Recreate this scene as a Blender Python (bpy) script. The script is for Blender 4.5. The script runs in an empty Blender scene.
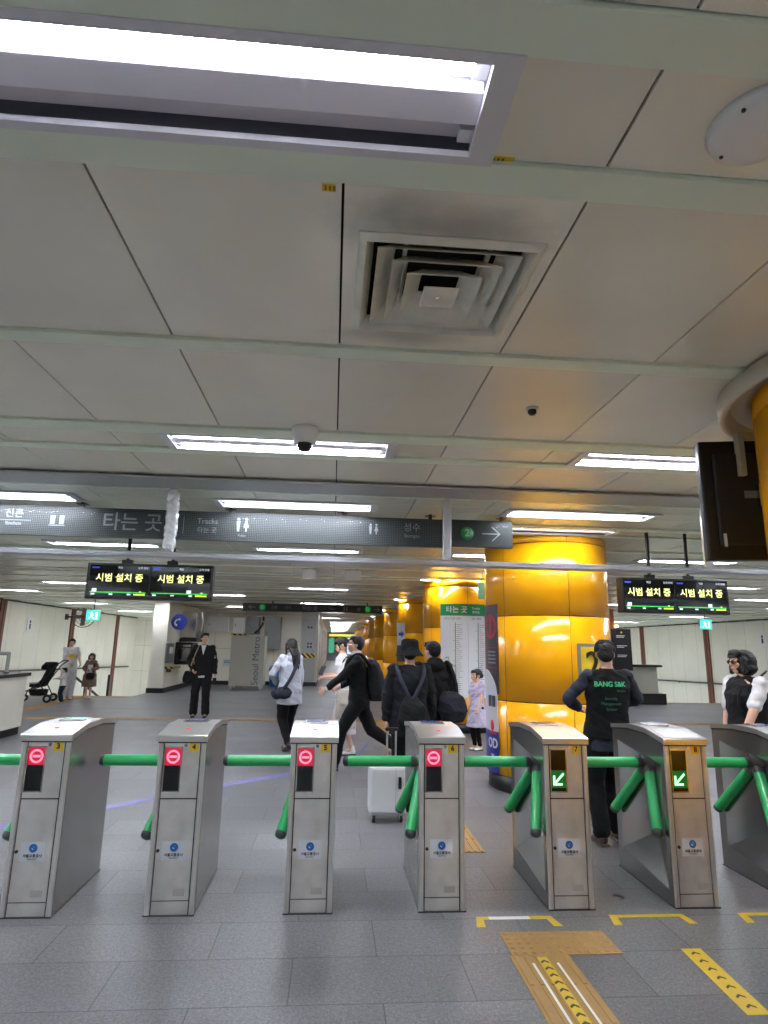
import bpy, bmesh, math, random
import numpy as np
from mathutils import Vector, Matrix, noise, Euler
random.seed(7)
PI = math.pi
S = bpy.context.scene
COL = S.collection

# ------------------------------------------------------------------ camera
HC = 1.5
F_PX, PITCH, YAW, ROLL = 612.48, 0.215368, 0.0781764, 0.0185442
cy_, sy_, cp_, sp_ = math.cos(YAW), math.sin(YAW), math.cos(PITCH), math.sin(PITCH)
fw = Vector((sy_*cp_, cy_*cp_, sp_)); ri = Vector((cy_, -sy_, 0)); up = ri.cross(fw)
cr_, sr_ = math.cos(ROLL), math.sin(ROLL)
r_ = ri*cr_ + up*sr_; u_ = -ri*sr_ + up*cr_
cam = bpy.data.cameras.new('camera'); camo = bpy.data.objects.new('camera', cam); COL.objects.link(camo)
M = Matrix((r_, u_, -fw)).transposed().to_4x4(); M.translation = Vector((0, 0, HC)); camo.matrix_world = M
cam.sensor_fit = 'VERTICAL'; cam.sensor_height = 24; cam.lens = F_PX/1024*24; cam.clip_start = .05; cam.clip_end = 300
S.camera = camo

# ------------------------------------------------------------------ world, exposure
w = bpy.data.worlds.new('world'); S.world = w; w.use_nodes = True
w.node_tree.nodes['Background'].inputs[0].default_value = (.8, .9, 1, 1)
w.node_tree.nodes['Background'].inputs[1].default_value = .3
S.view_settings.view_transform = 'Standard'; S.view_settings.look = 'None'
S.view_settings.gamma = 1; S.view_settings.use_curve_mapping = False
S.view_settings.exposure = 2.0
TUBE = 21.0          # tube radiance

# ------------------------------------------------------------------ materials
def lin(c):
    return tuple(((v/255)/12.92 if v/255 <= .04045 else ((v/255+.055)/1.055)**2.4) for v in c)
MATS = {}
def mat(name, rgb, rough=.5, metal=0, emit=None, es=0, nz=0, nscale=8, bump=0, bscale=60, stretch=None, spec=.5, alpha=1, coat=0, island=0):
    if name in MATS: return MATS[name]
    m = bpy.data.materials.new(name); m.use_nodes = True; nt = m.node_tree; N = nt.nodes; L = nt.links
    b = N['Principled BSDF']; c = (*lin(rgb), 1)
    b.inputs['Base Color'].default_value = c; b.inputs['Roughness'].default_value = rough
    b.inputs['Metallic'].default_value = metal; b.inputs['Specular IOR Level'].default_value = spec
    b.inputs['Coat Weight'].default_value = coat
    if emit: b.inputs['Emission Color'].default_value = (*lin(emit), 1); b.inputs['Emission Strength'].default_value = es
    tc = N.new('ShaderNodeTexCoord'); src = tc.outputs['Object']
    if stretch:
        mp = N.new('ShaderNodeMapping'); mp.inputs['Scale'].default_value = stretch; L.new(src, mp.inputs[0]); src = mp.outputs[0]
    col = None
    if nz:
        n = N.new('ShaderNodeTexNoise'); n.inputs['Scale'].default_value = nscale; n.inputs['Detail'].default_value = 5; L.new(src, n.inputs[0])
        r = N.new('ShaderNodeMapRange'); r.inputs[1].default_value = .25; r.inputs[2].default_value = .75
        r.inputs[3].default_value = 1-nz; r.inputs[4].default_value = 1+nz; L.new(n.outputs[0], r.inputs[0])
        v = N.new('ShaderNodeMix'); v.data_type = 'RGBA'; v.blend_type = 'MULTIPLY'; v.inputs[0].default_value = 1
        v.inputs[6].default_value = c; L.new(r.outputs[0], v.inputs[7]); col = v.outputs[2]
        L.new(col, b.inputs['Base Color'])
        rr = N.new('ShaderNodeMapRange'); rr.inputs[3].default_value = max(.02, rough-.1*nz*3); rr.inputs[4].default_value = min(1, rough+.1*nz*3)
        L.new(n.outputs[0], rr.inputs[0]); L.new(rr.outputs[0], b.inputs['Roughness'])
    if island:
        g = N.new('ShaderNodeNewGeometry'); r = N.new('ShaderNodeMapRange'); r.inputs[3].default_value = 1-island; r.inputs[4].default_value = 1+island
        L.new(g.outputs['Random Per Island'], r.inputs[0])
        v = N.new('ShaderNodeMix'); v.data_type = 'RGBA'; v.blend_type = 'MULTIPLY'; v.inputs[0].default_value = 1
        if col: L.new(col, v.inputs[6])
        else: v.inputs[6].default_value = c
        L.new(r.outputs[0], v.inputs[7]); L.new(v.outputs[2], b.inputs['Base Color'])
    if bump:
        n = N.new('ShaderNodeTexNoise'); n.inputs['Scale'].default_value = bscale; n.inputs['Detail'].default_value = 4; L.new(src, n.inputs[0])
        bp = N.new('ShaderNodeBump'); bp.inputs['Strength'].default_value = bump; bp.inputs['Distance'].default_value = .01
        L.new(n.outputs[0], bp.inputs['Height']); L.new(bp.outputs[0], b.inputs['Normal'])
    MATS[name] = m; return m
steel = mat('brushed_steel', (208, 207, 205), .34, .85, nz=.10, nscale=3, stretch=(90, 90, 2), bump=.05, bscale=4)
shaded_body_steel = mat('shaded_body_steel', (164, 164, 162), .24, .92, nz=.10, nscale=3, stretch=(90, 90, 2))  # steel with a darker base, so the cabinet sides look shaded
steel_p = mat('steel_panel', (206, 205, 203), .42, .8, nz=.14, nscale=9)
steel_s = mat('polished_steel', (190, 188, 186), .2, .95)
steel_d = mat('dark_steel', (70, 68, 68), .35, .8)
cap_m = mat('steel_cap', (200, 200, 198), .30, .92, nz=.08, nscale=4)
green_m = mat('green_rubber', (48, 182, 104), .3, coat=.2)
black_m = mat('black_plastic', (14, 14, 15), .35)
black_g = mat('black_glass', (5, 5, 6), .08)
white_m = mat('white_plastic', (225, 225, 225), .35)
white_c = mat('white_sticker', (205, 212, 220), .4)
yellow_m = mat('yellow_label', (230, 195, 40), .45)
blue_m = mat('blue_print', (20, 105, 190), .4)
red_e = mat('red_led', (60, 0, 10), .5, emit=(255, 25, 75), es=.42)
redw_e = mat('pink_led', (255, 150, 170), .5, emit=(255, 120, 150), es=.36)
redb_e = mat('red_led_ground', (70, 0, 15), .5, emit=(205, 8, 50), es=.24)
grn_e = mat('green_led', (0, 60, 10), .5, emit=(170, 255, 185), es=.5)
grnb_e = mat('green_led_ground', (0, 40, 5), .5, emit=(6, 130, 36), es=.12)
pil_m = mat('yellow_enamel_panel', (246, 172, 12), .17, nz=.03, nscale=1.5, spec=.45)
joint_m = mat('dark_joint', (40, 34, 22), .7)
base_m = mat('black_base', (22, 22, 24), .4)
strip_m = mat('ceiling_strip_paint', (226, 236, 216), .45, nz=.05, nscale=3)
panel_m = mat('ceiling_panel_paint', (236, 232, 216), .24, .05, nz=.07, nscale=1.6, island=.05, bump=.04, bscale=3)
def soot(m, cx, cy, rx, ry, amt):      # soot blown out of the air vent onto the panels: a stain of its own shape
    nt = m.node_tree; N = nt.nodes; L = nt.links; b = N['Principled BSDF']; src = b.inputs['Base Color'].links[0].from_socket
    g = N.new('ShaderNodeNewGeometry'); mp = N.new('ShaderNodeMapping'); mp.inputs['Location'].default_value = (-cx/rx, -cy/ry, 0); mp.inputs['Scale'].default_value = (1/rx, 1/ry, 0)
    L.new(g.outputs['Position'], mp.inputs[0]); d = N.new('ShaderNodeVectorMath'); d.operation = 'LENGTH'; L.new(mp.outputs[0], d.inputs[0])
    n = N.new('ShaderNodeTexNoise'); n.inputs['Scale'].default_value = 5; n.inputs['Detail'].default_value = 4; L.new(g.outputs['Position'], n.inputs[0])
    ad = N.new('ShaderNodeMath'); ad.operation = 'MULTIPLY_ADD'; ad.inputs[1].default_value = 1.1; L.new(n.outputs[0], ad.inputs[0]); L.new(d.outputs['Value'], ad.inputs[2])
    r = N.new('ShaderNodeMapRange'); r.interpolation_type = 'SMOOTHSTEP'; r.inputs[1].default_value = .6; r.inputs[2].default_value = 1.6; r.inputs[3].default_value = 1-amt; r.inputs[4].default_value = 1; L.new(ad.outputs[0], r.inputs[0])
    v = N.new('ShaderNodeMix'); v.data_type = 'RGBA'; v.blend_type = 'MULTIPLY'; v.inputs[0].default_value = 1; L.new(src, v.inputs[6]); L.new(r.outputs[0], v.inputs[7]); L.new(v.outputs[2], b.inputs['Base Color'])
soot(panel_m, .30, 1.62, .50, .17, .5); soot(panel_m, .22, 2.30, .34, .10, .35)
gap_m = mat('ceiling_gap', (14, 14, 14), .9)
frame_w = mat('lamp_frame', (214, 213, 218), .4, .2)
refl_m = mat('lamp_reflector', (66, 66, 76), .5, 0)
tube_m = mat('lit_tube', (255, 255, 255), .5, emit=(240, 245, 255), es=TUBE)
tubeoff_m = mat('unlit_tube', (205, 208, 215), .3)
cream_w = mat('cream_box', (222, 222, 216), .4)
alu_m = mat('aluminium_rail', (180, 182, 186), .28, .85)
beam_m = mat('beam_sheet', (180, 180, 182), .35, .4)

def wall_mat(name, rgb, joint, axis=1, pitch=1.2, rough=.4, hp=0, lw=.008):
    if name in MATS: return MATS[name]
    m = bpy.data.materials.new(name); m.use_nodes = True; nt = m.node_tree; N = nt.nodes; L = nt.links
    b = N['Principled BSDF']; b.inputs['Roughness'].default_value = rough
    g = N.new('ShaderNodeNewGeometry'); s = N.new('ShaderNodeSeparateXYZ'); L.new(g.outputs['Position'], s.inputs[0])
    def line(ax, p):
        d = N.new('ShaderNodeMath'); d.operation = 'DIVIDE'; d.inputs[1].default_value = p; L.new(s.outputs[ax], d.inputs[0])
        f = N.new('ShaderNodeMath'); f.operation = 'FRACT'; L.new(d.outputs[0], f.inputs[0])
        c = N.new('ShaderNodeMath'); c.operation = 'LESS_THAN'; c.inputs[1].default_value = lw/p; L.new(f.outputs[0], c.inputs[0]); return c.outputs[0]
    o = line(axis, pitch)
    if hp:
        x = N.new('ShaderNodeMath'); x.operation = 'MAXIMUM'; L.new(o, x.inputs[0]); L.new(line(2, hp), x.inputs[1]); o = x.outputs[0]
    n = N.new('ShaderNodeTexNoise'); n.inputs['Scale'].default_value = 1.2; L.new(g.outputs['Position'], n.inputs[0])
    r = N.new('ShaderNodeMapRange'); r.inputs[3].default_value = .9; r.inputs[4].default_value = 1.08; L.new(n.outputs[0], r.inputs[0])
    v = N.new('ShaderNodeMix'); v.data_type = 'RGBA'; v.blend_type = 'MULTIPLY'; v.inputs[0].default_value = 1
    v.inputs[6].default_value = (*lin(rgb), 1); L.new(r.outputs[0], v.inputs[7])
    mx = N.new('ShaderNodeMix'); mx.data_type = 'RGBA'; mx.inputs[7].default_value = (*lin(joint), 1)
    L.new(o, mx.inputs[0]); L.new(v.outputs[2], mx.inputs[6]); L.new(mx.outputs[2], b.inputs['Base Color'])
    MATS[name] = m; return m
wall_y = wall_mat('cream_wall_panels', (228, 224, 208), (90, 84, 72), 1, 1.1)
wall_x = wall_mat('cream_wall_panels_cross', (228, 224, 208), (90, 84, 72), 0, 1.1, hp=1.3)
wall_c = wall_mat('corridor_wall_panels', (215, 208, 190), (80, 66, 48), 1, 1.6)
wall_g = mat('grey_wall_sheet', (178, 180, 178), .35, .2)

def floor_material():
    m = bpy.data.materials.new('granite_floor'); m.use_nodes = True; nt = m.node_tree; N = nt.nodes; L = nt.links
    b = N['Principled BSDF']; g = N.new('ShaderNodeNewGeometry')
    mp = N.new('ShaderNodeMapping'); mp.inputs['Location'].default_value = (.548, .254, 0); L.new(g.outputs['Position'], mp.inputs[0])
    br = N.new('ShaderNodeTexBrick'); L.new(mp.outputs[0], br.inputs[0])
    br.inputs['Scale'].default_value = 1; br.inputs['Brick Width'].default_value = .82; br.inputs['Row Height'].default_value = .408
    br.inputs['Mortar Size'].default_value = .0034; br.inputs['Mortar Smooth'].default_value = .3; br.offset = .5
    br.inputs['Color1'].default_value = (*lin((93, 93, 95)), 1); br.inputs['Color2'].default_value = (*lin((108, 108, 110)), 1)
    br.inputs['Mortar'].default_value = (*lin((58, 58, 60)), 1)
    n1 = N.new('ShaderNodeTexNoise'); n1.inputs['Scale'].default_value = 95; n1.inputs['Detail'].default_value = 3; L.new(g.outputs['Position'], n1.inputs[0])
    n2 = N.new('ShaderNodeTexNoise'); n2.inputs['Scale'].default_value = 1.3; n2.inputs['Detail'].default_value = 6; L.new(g.outputs['Position'], n2.inputs[0])
    n3 = N.new('ShaderNodeTexNoise'); n3.inputs['Scale'].default_value = 45; n3.inputs['Detail'].default_value = 2; L.new(g.outputs['Position'], n3.inputs[0])
    def mul(c, n, a, z):
        r = N.new('ShaderNodeMapRange'); r.inputs[1].default_value = .3; r.inputs[2].default_value = .7; r.inputs[3].default_value = a; r.inputs[4].default_value = z; L.new(n.outputs[0], r.inputs[0])
        v = N.new('ShaderNodeMix'); v.data_type = 'RGBA'; v.blend_type = 'MULTIPLY'; v.inputs[0].default_value = 1
        L.new(c, v.inputs[6]); L.new(r.outputs[0], v.inputs[7]); return v.outputs[2]
    c = mul(br.outputs['Color'], n1, .62, 1.38); c = mul(c, n2, .88, 1.12); c = mul(c, n3, .82, 1.18)
    L.new(c, b.inputs['Base Color'])
    r = N.new('ShaderNodeMapRange'); r.inputs[3].default_value = .3; r.inputs[4].default_value = .46; L.new(n2.outputs[0], r.inputs[0]); L.new(r.outputs[0], b.inputs['Roughness'])
    bp = N.new('ShaderNodeBump'); bp.inputs['Strength'].default_value = .12; bp.inputs['Distance'].default_value = .002
    L.new(n1.outputs[0], bp.inputs['Height']); L.new(bp.outputs[0], b.inputs['Normal'])
    return m
floor_m = floor_material()

def glass_mat():
    m = bpy.data.materials.new('clear_glass'); m.use_nodes = True; nt = m.node_tree; N = nt.nodes; L = nt.links
    for n in list(N):
        if n.type == 'BSDF_PRINCIPLED': N.remove(n)
    t = N.new('ShaderNodeBsdfTransparent'); t.inputs[0].default_value = (.9, .93, .92, 1)
    gl = N.new('ShaderNodeBsdfGlossy'); gl.inputs['Roughness'].default_value = .04
    fr = N.new('ShaderNodeFresnel'); fr.inputs[0].default_value = 1.12
    mx = N.new('ShaderNodeMixShader'); L.new(fr.outputs[0], mx.inputs[0]); L.new(t.outputs[0], mx.inputs[1]); L.new(gl.outputs[0], mx.inputs[2])
    L.new(mx.outputs[0], N['Material Output'].inputs[0]); return m
glass_m = glass_mat()

def sheer_mat():   # sign print of fine dots
    m = bpy.data.materials.new('dotted_sign_face'); m.use_nodes = True; nt = m.node_tree; N = nt.nodes; L = nt.links
    b = N['Principled BSDF']; b.inputs['Roughness'].default_value = .4
    g = N.new('ShaderNodeNewGeometry'); mp = N.new('ShaderNodeMapping'); mp.inputs['Scale'].default_value = (60, 0, 60); L.new(g.outputs['Position'], mp.inputs[0])
    v = N.new('ShaderNodeTexVoronoi'); v.inputs['Randomness'].default_value = 0; v.inputs['Scale'].default_value = 1; L.new(mp.outputs[0], v.inputs[0])
    r = N.new('ShaderNodeValToRGB'); r.color_ramp.elements[0].position = .25; r.color_ramp.elements[0].color = (*lin((88, 90, 92)), 1)
    r.color_ramp.elements[1].position = .42; r.color_ramp.elements[1].color = (*lin((38, 40, 42)), 1)
    L.new(v.outputs['Distance'], r.inputs[0]); L.new(r.outputs[0], b.inputs['Base Color']); return m
dot_m = sheer_mat()

def hazard_mat():
    m = bpy.data.materials.new('hazard_stripes'); m.use_nodes = True; nt = m.node_tree; N = nt.nodes; L = nt.links
    b = N['Principled BSDF']; b.inputs['Roughness'].default_value = .5
    g = N.new('ShaderNodeNewGeometry'); mp = N.new('ShaderNodeMapping'); mp.inputs['Rotation'].default_value = (0, .8, 0); L.new(g.outputs['Position'], mp.inputs[0])
    s = N.new('ShaderNodeSeparateXYZ'); L.new(mp.outputs[0], s.inputs[0])
    a = N.new('ShaderNodeMath'); a.operation = 'ADD'; L.new(s.outputs[0], a.inputs[0]); L.new(s.outputs[1], a.inputs[1])
    d = N.new('ShaderNodeMath'); d.operation = 'MULTIPLY'; d.inputs[1].default_value = 8; L.new(a.outputs[0], d.inputs[0])
    f = N.new('ShaderNodeMath'); f.operation = 'FRACT'; L.new(d.outputs[0], f.inputs[0])
    c = N.new('ShaderNodeMath'); c.operation = 'LESS_THAN'; c.inputs[1].default_value = .5; L.new(f.outputs[0], c.inputs[0])
    mx = N.new('ShaderNodeMix'); mx.data_type = 'RGBA'; mx.inputs[6].default_value = (*lin((225, 190, 60)), 1); mx.inputs[7].default_value = (*lin((25, 25, 25)), 1)
    L.new(c.outputs[0], mx.inputs[0]); L.new(mx.outputs[2], b.inputs['Base Color']); return m
hazard_m = hazard_mat()

# ------------------------------------------------------------------ mesh builder
class MB:
    def __init__(s): s.v = []; s.f = []; s.sm = []
    def add(s, vs, fs, smooth=False, M=None):
        n = len(s.v)
        for p in vs:
            p = Vector(p); s.v.append(tuple(M @ p) if M else tuple(p))
        for f in fs: s.f.append([i+n for i in f]); s.sm.append(smooth)
        return s
    def box(s, x0, y0, z0, x1, y1, z1, M=None, bev=0):
        if bev <= 0:
            return s.add([(x0,y0,z0),(x1,y0,z0),(x1,y1,z0),(x0,y1,z0),(x0,y0,z1),(x1,y0,z1),(x1,y1,z1),(x0,y1,z1)],
                  [(3,2,1,0),(4,5,6,7),(0,1,5,4),(1,2,6,5),(2,3,7,6),(3,0,4,7)], False, M)
        bm = bmesh.new(); bmesh.ops.create_cube(bm, size=1)
        for v in bm.verts: v.co = Vector(((x0+x1)/2+v.co.x*(x1-x0), (y0+y1)/2+v.co.y*(y1-y0), (z0+z1)/2+v.co.z*(z1-z0)))
        bmesh.ops.bevel(bm, geom=bm.edges[:], offset=min(bev, .49*min(abs(x1-x0), abs(y1-y0), abs(z1-z0))), segments=3, affect='EDGES', profile=.5)
        bm.verts.ensure_lookup_table(); s.add([v.co for v in bm.verts], [[v.index for v in f.verts] for f in bm.faces], False, M); bm.free(); return s
    def tube(s, p0, p1, r0, r1=None, n=16, M=None, cap=True, smooth=True):
        r1 = r0 if r1 is None else r1; p0 = Vector(p0); p1 = Vector(p1); d = (p1-p0)
        q = d.to_track_quat('Z', 'Y'); vs = []
        for p, r in ((p0, r0), (p1, r1)):
            for i in range(n):
                a = 2*PI*i/n; vs.append(p + q @ Vector((r*math.cos(a), r*math.sin(a), 0)))
        s.add(vs, [(i, (i+1) % n, n+(i+1) % n, n+i) for i in range(n)], smooth, M)
        if cap: s.add(vs[:n], [list(range(n))[::-1]], False, M); s.add(vs[n:], [list(range(n))], False, M)
        return s
    def path(s, pts, r, n=8, M=None):
        for a, b in zip(pts[:-1], pts[1:]): s.tube(a, b, r, n=n, M=M)
        for p in pts[1:-1]: s.ball(p, (r, r, r), 8, 6, M)
        return s
    def ball(s, c, rad, nu=20, nv=12, M=None, R=None):
        c = Vector(c); vs = []; fs = []
        if not hasattr(rad, '__len__'): rad = (rad,)*3
        for j in range(nv+1):
            t = PI*j/nv
            for i in range(nu):
                a = 2*PI*i/nu; p = Vector((rad[0]*math.sin(t)*math.cos(a), rad[1]*math.sin(t)*math.sin(a), rad[2]*math.cos(t)))
                if R: p = R @ p
                vs.append(c+p)
        for j in range(nv):
            for i in range(nu): fs.append((j*nu+i, (j+1)*nu+i, (j+1)*nu+(i+1) % nu, j*nu+(i+1) % nu))
        return s.add(vs, fs, True, M)
    def lathe(s, prof, c=(0,0,0), n=48, M=None, smooth=True, a0=0, a1=2*PI):
        vs = []; full = abs(a1-a0-2*PI) < 1e-6; m = n if full else n+1
        for r, z in prof:
            for i in range(m):
                a = a0+(a1-a0)*i/n; vs.append((c[0]+r*math.cos(a), c[1]+r*math.sin(a), c[2]+z))
        fs = []
        for j in range(len(prof)-1):
            for i in range(n if full else n):
                k = (i+1) % m; fs.append((j*m+i, j*m+k, (j+1)*m+k, (j+1)*m+i))
        return s.add(vs, fs, smooth, M)
    def prism(s, poly, a, b, axis='x', M=None):   # poly in the two other axes
        def P(u, v, w):
            return (w, u, v) if axis == 'x' else (u, w, v) if axis == 'y' else (u, v, w)
        n = len(poly); vs = [P(u, v, a) for u, v in poly]+[P(u, v, b) for u, v in poly]
        return s.add(vs, [list(range(n)), list(range(n, 2*n))[::-1]]+[(i, (i+1) % n, n+(i+1) % n, n+i) for i in range(n)], False, M)
    def loft(s, rings, n=28, M=None):  # rings: (cx,cy,cz,rx,ry) horizontal ellipses, closed ends
        vs = []
        for (cx, cy, cz, rx, ry) in rings:
            for i in range(n):
                a = 2*PI*i/n; c_, s_ = math.cos(a), math.sin(a); k = .8
                vs.append((cx+rx*math.copysign(abs(c_)**k, c_), cy+ry*math.copysign(abs(s_)**k, s_), cz))
        m = len(rings); fs = [(j*n+i, j*n+(i+1) % n, (j+1)*n+(i+1) % n, (j+1)*n+i) for j in range(m-1) for i in range(n)]
        fs += [list(range(n))[::-1], list(range((m-1)*n, m*n))]
        return s.add(vs, fs, True, M)
    def limb(s, p0, r0, p1, r1, M=None):
        s.tube(p0, p1, r0, r1, n=16, M=M); s.ball(p0, (r0,)*3, 16, 10, M); s.ball(p1, (r1,)*3, 16, 10, M); return s
    def text(s, body, size, M, depth=.0008, align='CENTER', bold=0):
        c = bpy.data.curves.new('t', 'FONT'); c.body = body; c.size = size; c.extrude = depth; c.align_x = align; c.align_y = 'CENTER'; c.offset = bold*size; c.resolution_u = 4
        o = bpy.data.objects.new('t', c); COL.objects.link(o); bpy.context.view_layer.update()
        me = o.to_mesh(); T = M @ Matrix.Rotation(PI/2, 4, 'X')
        s.add([v.co.copy() for v in me.vertices], [list(p.vertices) for p in me.polygons], False, T)
        o.to_mesh_clear(); bpy.data.objects.remove(o); bpy.data.curves.remove(c); return s
    def mapv(s, fn): s.v = [tuple(fn(Vector(p))) for p in s.v]; return s

def T(x, y, z, rz=0, s=1): return Matrix.Translation((x, y, z)) @ Matrix.Rotation(rz, 4, 'Z') @ Matrix.Scale(s, 4)
def mesh_of(mb, name, m, org=Vector((0, 0, 0))):
    me = bpy.data.meshes.new(name); me.from_pydata([tuple(Vector(p)-org) for p in mb.v], [], mb.f)
    me.polygons.foreach_set('use_smooth', mb.sm); me.materials.append(m)
    bm = bmesh.new(); bm.from_mesh(me); bmesh.ops.recalc_face_normals(bm, faces=bm.faces[:]); bm.to_mesh(me); bm.free()
    return me
def props(o, label=None, cat=None, group=None, kind=None):
    if label: o['label'] = label
    if cat: o['category'] = cat
    if group: o['group'] = group
    if kind: o['kind'] = kind
def struct(name, mb, m):
    o = bpy.data.objects.new(name, mesh_of(mb, name, m)); COL.objects.link(o); o['kind'] = 'structure'; return o
class Thing:
    """parts in world coordinates; done() puts an Empty at the base and parents them"""
    def __init__(s, name, label, cat, group=None, kind=None): s.n = name; s.l = (label, cat, group, kind); s.p = []
    def part(s, name, mb, m, parent=None, label=None): s.p.append((name, mb, m, parent, label)); return len(s.p)-1
    def done(s, base=None):
        A = np.array([p for q in s.p for p in q[1].v]); lo = A.min(0); hi = A.max(0)
        org = Vector(((lo[0]+hi[0])/2, (lo[1]+hi[1])/2, lo[2])) if base is None else Vector(base)
        if len(s.p) == 1:
            n, mb, m, _, _ = s.p[0]; o = bpy.data.objects.new(s.n, mesh_of(mb, s.n, m, org)); o.location = org; COL.objects.link(o); props(o, *s.l); return o
        r = bpy.data.objects.new(s.n, None); r.empty_display_size = .1; r.location = org; COL.objects.link(r); props(r, *s.l); obs = []
        for n, mb, m, par, lab in s.p:
            o = bpy.data.objects.new(n, mesh_of(mb, n, m, org)); COL.objects.link(o); o.parent = r if par is None else obs[par]; obs.append(o)
            if lab: o['label'] = lab
        return r
def copy_tree(o, parent=None):
    c = o.copy(); COL.objects.link(c); c.parent = parent
    for ch in list(o.children): copy_tree(ch, c)
    return c
def blob(mb, voxel=.012, smooth=4, wr=0, wscale=9):
    me = mesh_of(mb, 'tmp', black_m); o = bpy.data.objects.new('tmp', me); COL.objects.link(o)
    md = o.modifiers.new('r', 'REMESH'); md.mode = 'VOXEL'; md.voxel_size = voxel
    if smooth: ms = o.modifiers.new('s', 'SMOOTH'); ms.iterations = smooth; ms.factor = .5
    dg = bpy.context.evaluated_depsgraph_get(); dg.update(); ev = o.evaluated_get(dg); m2 = ev.to_mesh()
    V = [v.co.copy() for v in m2.vertices]; Nn = [v.normal.copy() for v in m2.vertices]; F = [list(p.vertices) for p in m2.polygons]
    ev.to_mesh_clear(); bpy.data.objects.remove(o); bpy.data.meshes.remove(me)
    if wr:
        for i, (v, n) in enumerate(zip(V, Nn)):
            q = Vector((v.x*wscale, v.y*wscale, v.z*wscale*1.5+v.x*4))
            V[i] = v + n*wr*(noise.noise(q)+.5*noise.noise(q*2.3))
    r = MB(); r.v = [tuple(v) for v in V]; r.f = F; r.sm = [True]*len(F); return r

# ================================================================== SETTING
CH = 2.75
# floor with stairwell openings on both sides
mb = MB()
mb.box(-11.5, -9, -.2, 17.5, 18.35, 0); mb.box(-5.5, 18.35, -.2, 9.65, 64, 0)
struct('floor', mb, floor_m)
for nm, x0, x1, yy in (('floor_left_stairs', -10.4, -5.5, 18.35), ('floor_right_stairs', 9.65, 16.0, 18.35)):
    mb = MB()
    for i in range(22): mb.box(x0, yy+.3*i, -3.9, x1, yy+.3*(i+1), -.17*(i+1)+.0)
    struct(nm, mb, mat('stair_stone', (150, 150, 150), .5, nz=.05))
def rect_wall(name, x0, y0, x1, y1, z0, z1, m): struct(name, MB().box(x0, y0, z0, x1, y1, z1), m)
rect_wall('wall_left', -10.6, -9, -10.4, 34.2, -4, CH+.2, wall_y)
rect_wall('wall_right', 16.0, -9, 16.2, 34.2, -4, CH+.2, wall_y)
rect_wall('wall_far_left', -10.4, 34.0, -5.5, 34.2, -4, CH+.2, wall_x)
rect_wall('wall_far_right', 3.6, 34.0, 16.0, 34.2, -4, CH+.2, wall_x)
rect_wall('wall_back', -10.6, -9.2, 16.2, -9, 0, CH+.2, wall_x)
rect_wall('wall_pier', -5.5, 19.6, -5.05, 34.0, 0, CH, wall_mat('pier_panels', (228, 224, 210), (120, 112, 98), 1, 1.3))
rect_wall('wall_alcove', -5.05, 23.9, -1.2, 24.1, 0, CH, wall_x)
rect_wall('wall_corridor_front', -1.2, 23.7, -.58, 23.9, 0, CH, wall_g)
rect_wall('wall_corridor_left', -1.2, 23.9, -.55, 62, 0, CH, wall_c)
rect_wall('wall_corridor_right', 3.6, 34.2, 3.8, 62, 0, CH, wall_c)
rect_wall('wall_corridor_end', -1.2, 62, 3.8, 62.2, 0, CH, mat('corridor_end', (150, 150, 160), .5))
for i, (a, b, c, d) in enumerate([(-5.52, 19.56, -5.03, 19.6), (-5.05, 19.6, -5.01, 23.9), (-5.01, 23.84, -1.2, 23.9), (-1.2, 23.66, -.56, 23.7), (-.55, 23.7, -.52, 62)]):
    struct('baseboard_%s' % ['pier_front', 'pier_side', 'alcove', 'corridor_front', 'corridor_left'][i], MB().box(a, b, 0, c, d, .14), base_m)

# ceiling rows
PER = 2.56
joints = [-.015+.695*k for k in range(-16, 25)]
lampcols = [-1.07+2.66*k for k in range(-4, 7)]
LW = 1.42
fix = []   # (x0, y0)
cm = MB(); trim_n = 0
VENT = (.052, 1.676, .620, 2.244)
def rowpanels(y0, y1, cuts=(), x0=-10.6, x1=16.2):
    xs = sorted([x0, x1]+[j for j in joints if x0 < j < x1])
    for a, b in zip(xs[:-1], xs[1:]):
        segs = [(a+.004, b-.004)]
        for c0, c1 in cuts:
            ns = []
            for s0, s1 in segs:
                if c1 <= s0 or c0 >= s1: ns.append((s0, s1))
                else:
                    if c0 > s0: ns.append((s0, c0))
                    if c1 < s1: ns.append((c1, s1))
            segs = ns
        for s0, s1 in segs:
            if s1-s0 <= .01: continue
            if y0 < VENT[1] and y1 > VENT[3] and s0 < VENT[0] and s1 > VENT[2]:
                cm.box(s0, y0+.004, CH, s1, VENT[1], CH+.012); cm.box(s0, VENT[3], CH, s1, y1-.004, CH+.012)
                cm.box(s0, VENT[1], CH, VENT[0], VENT[3], CH+.012); cm.box(VENT[2], VENT[1], CH, s1, VENT[3], CH+.012); continue
            cm.box(s0, y0+.004, CH, s1, y1-.004, CH+.012)
def strip(y0, y1, x0=-10.6, x1=16.2):
    global trim_n
    trim_n += 1; struct('trim_%d' % trim_n, MB().box(x0, y0, CH-.014, x1, y1, CH+.01), strip_m)
EXTRA = {5.36: .3, 8.07: .28}
extra_cut = {}
k0 = -4
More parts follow.
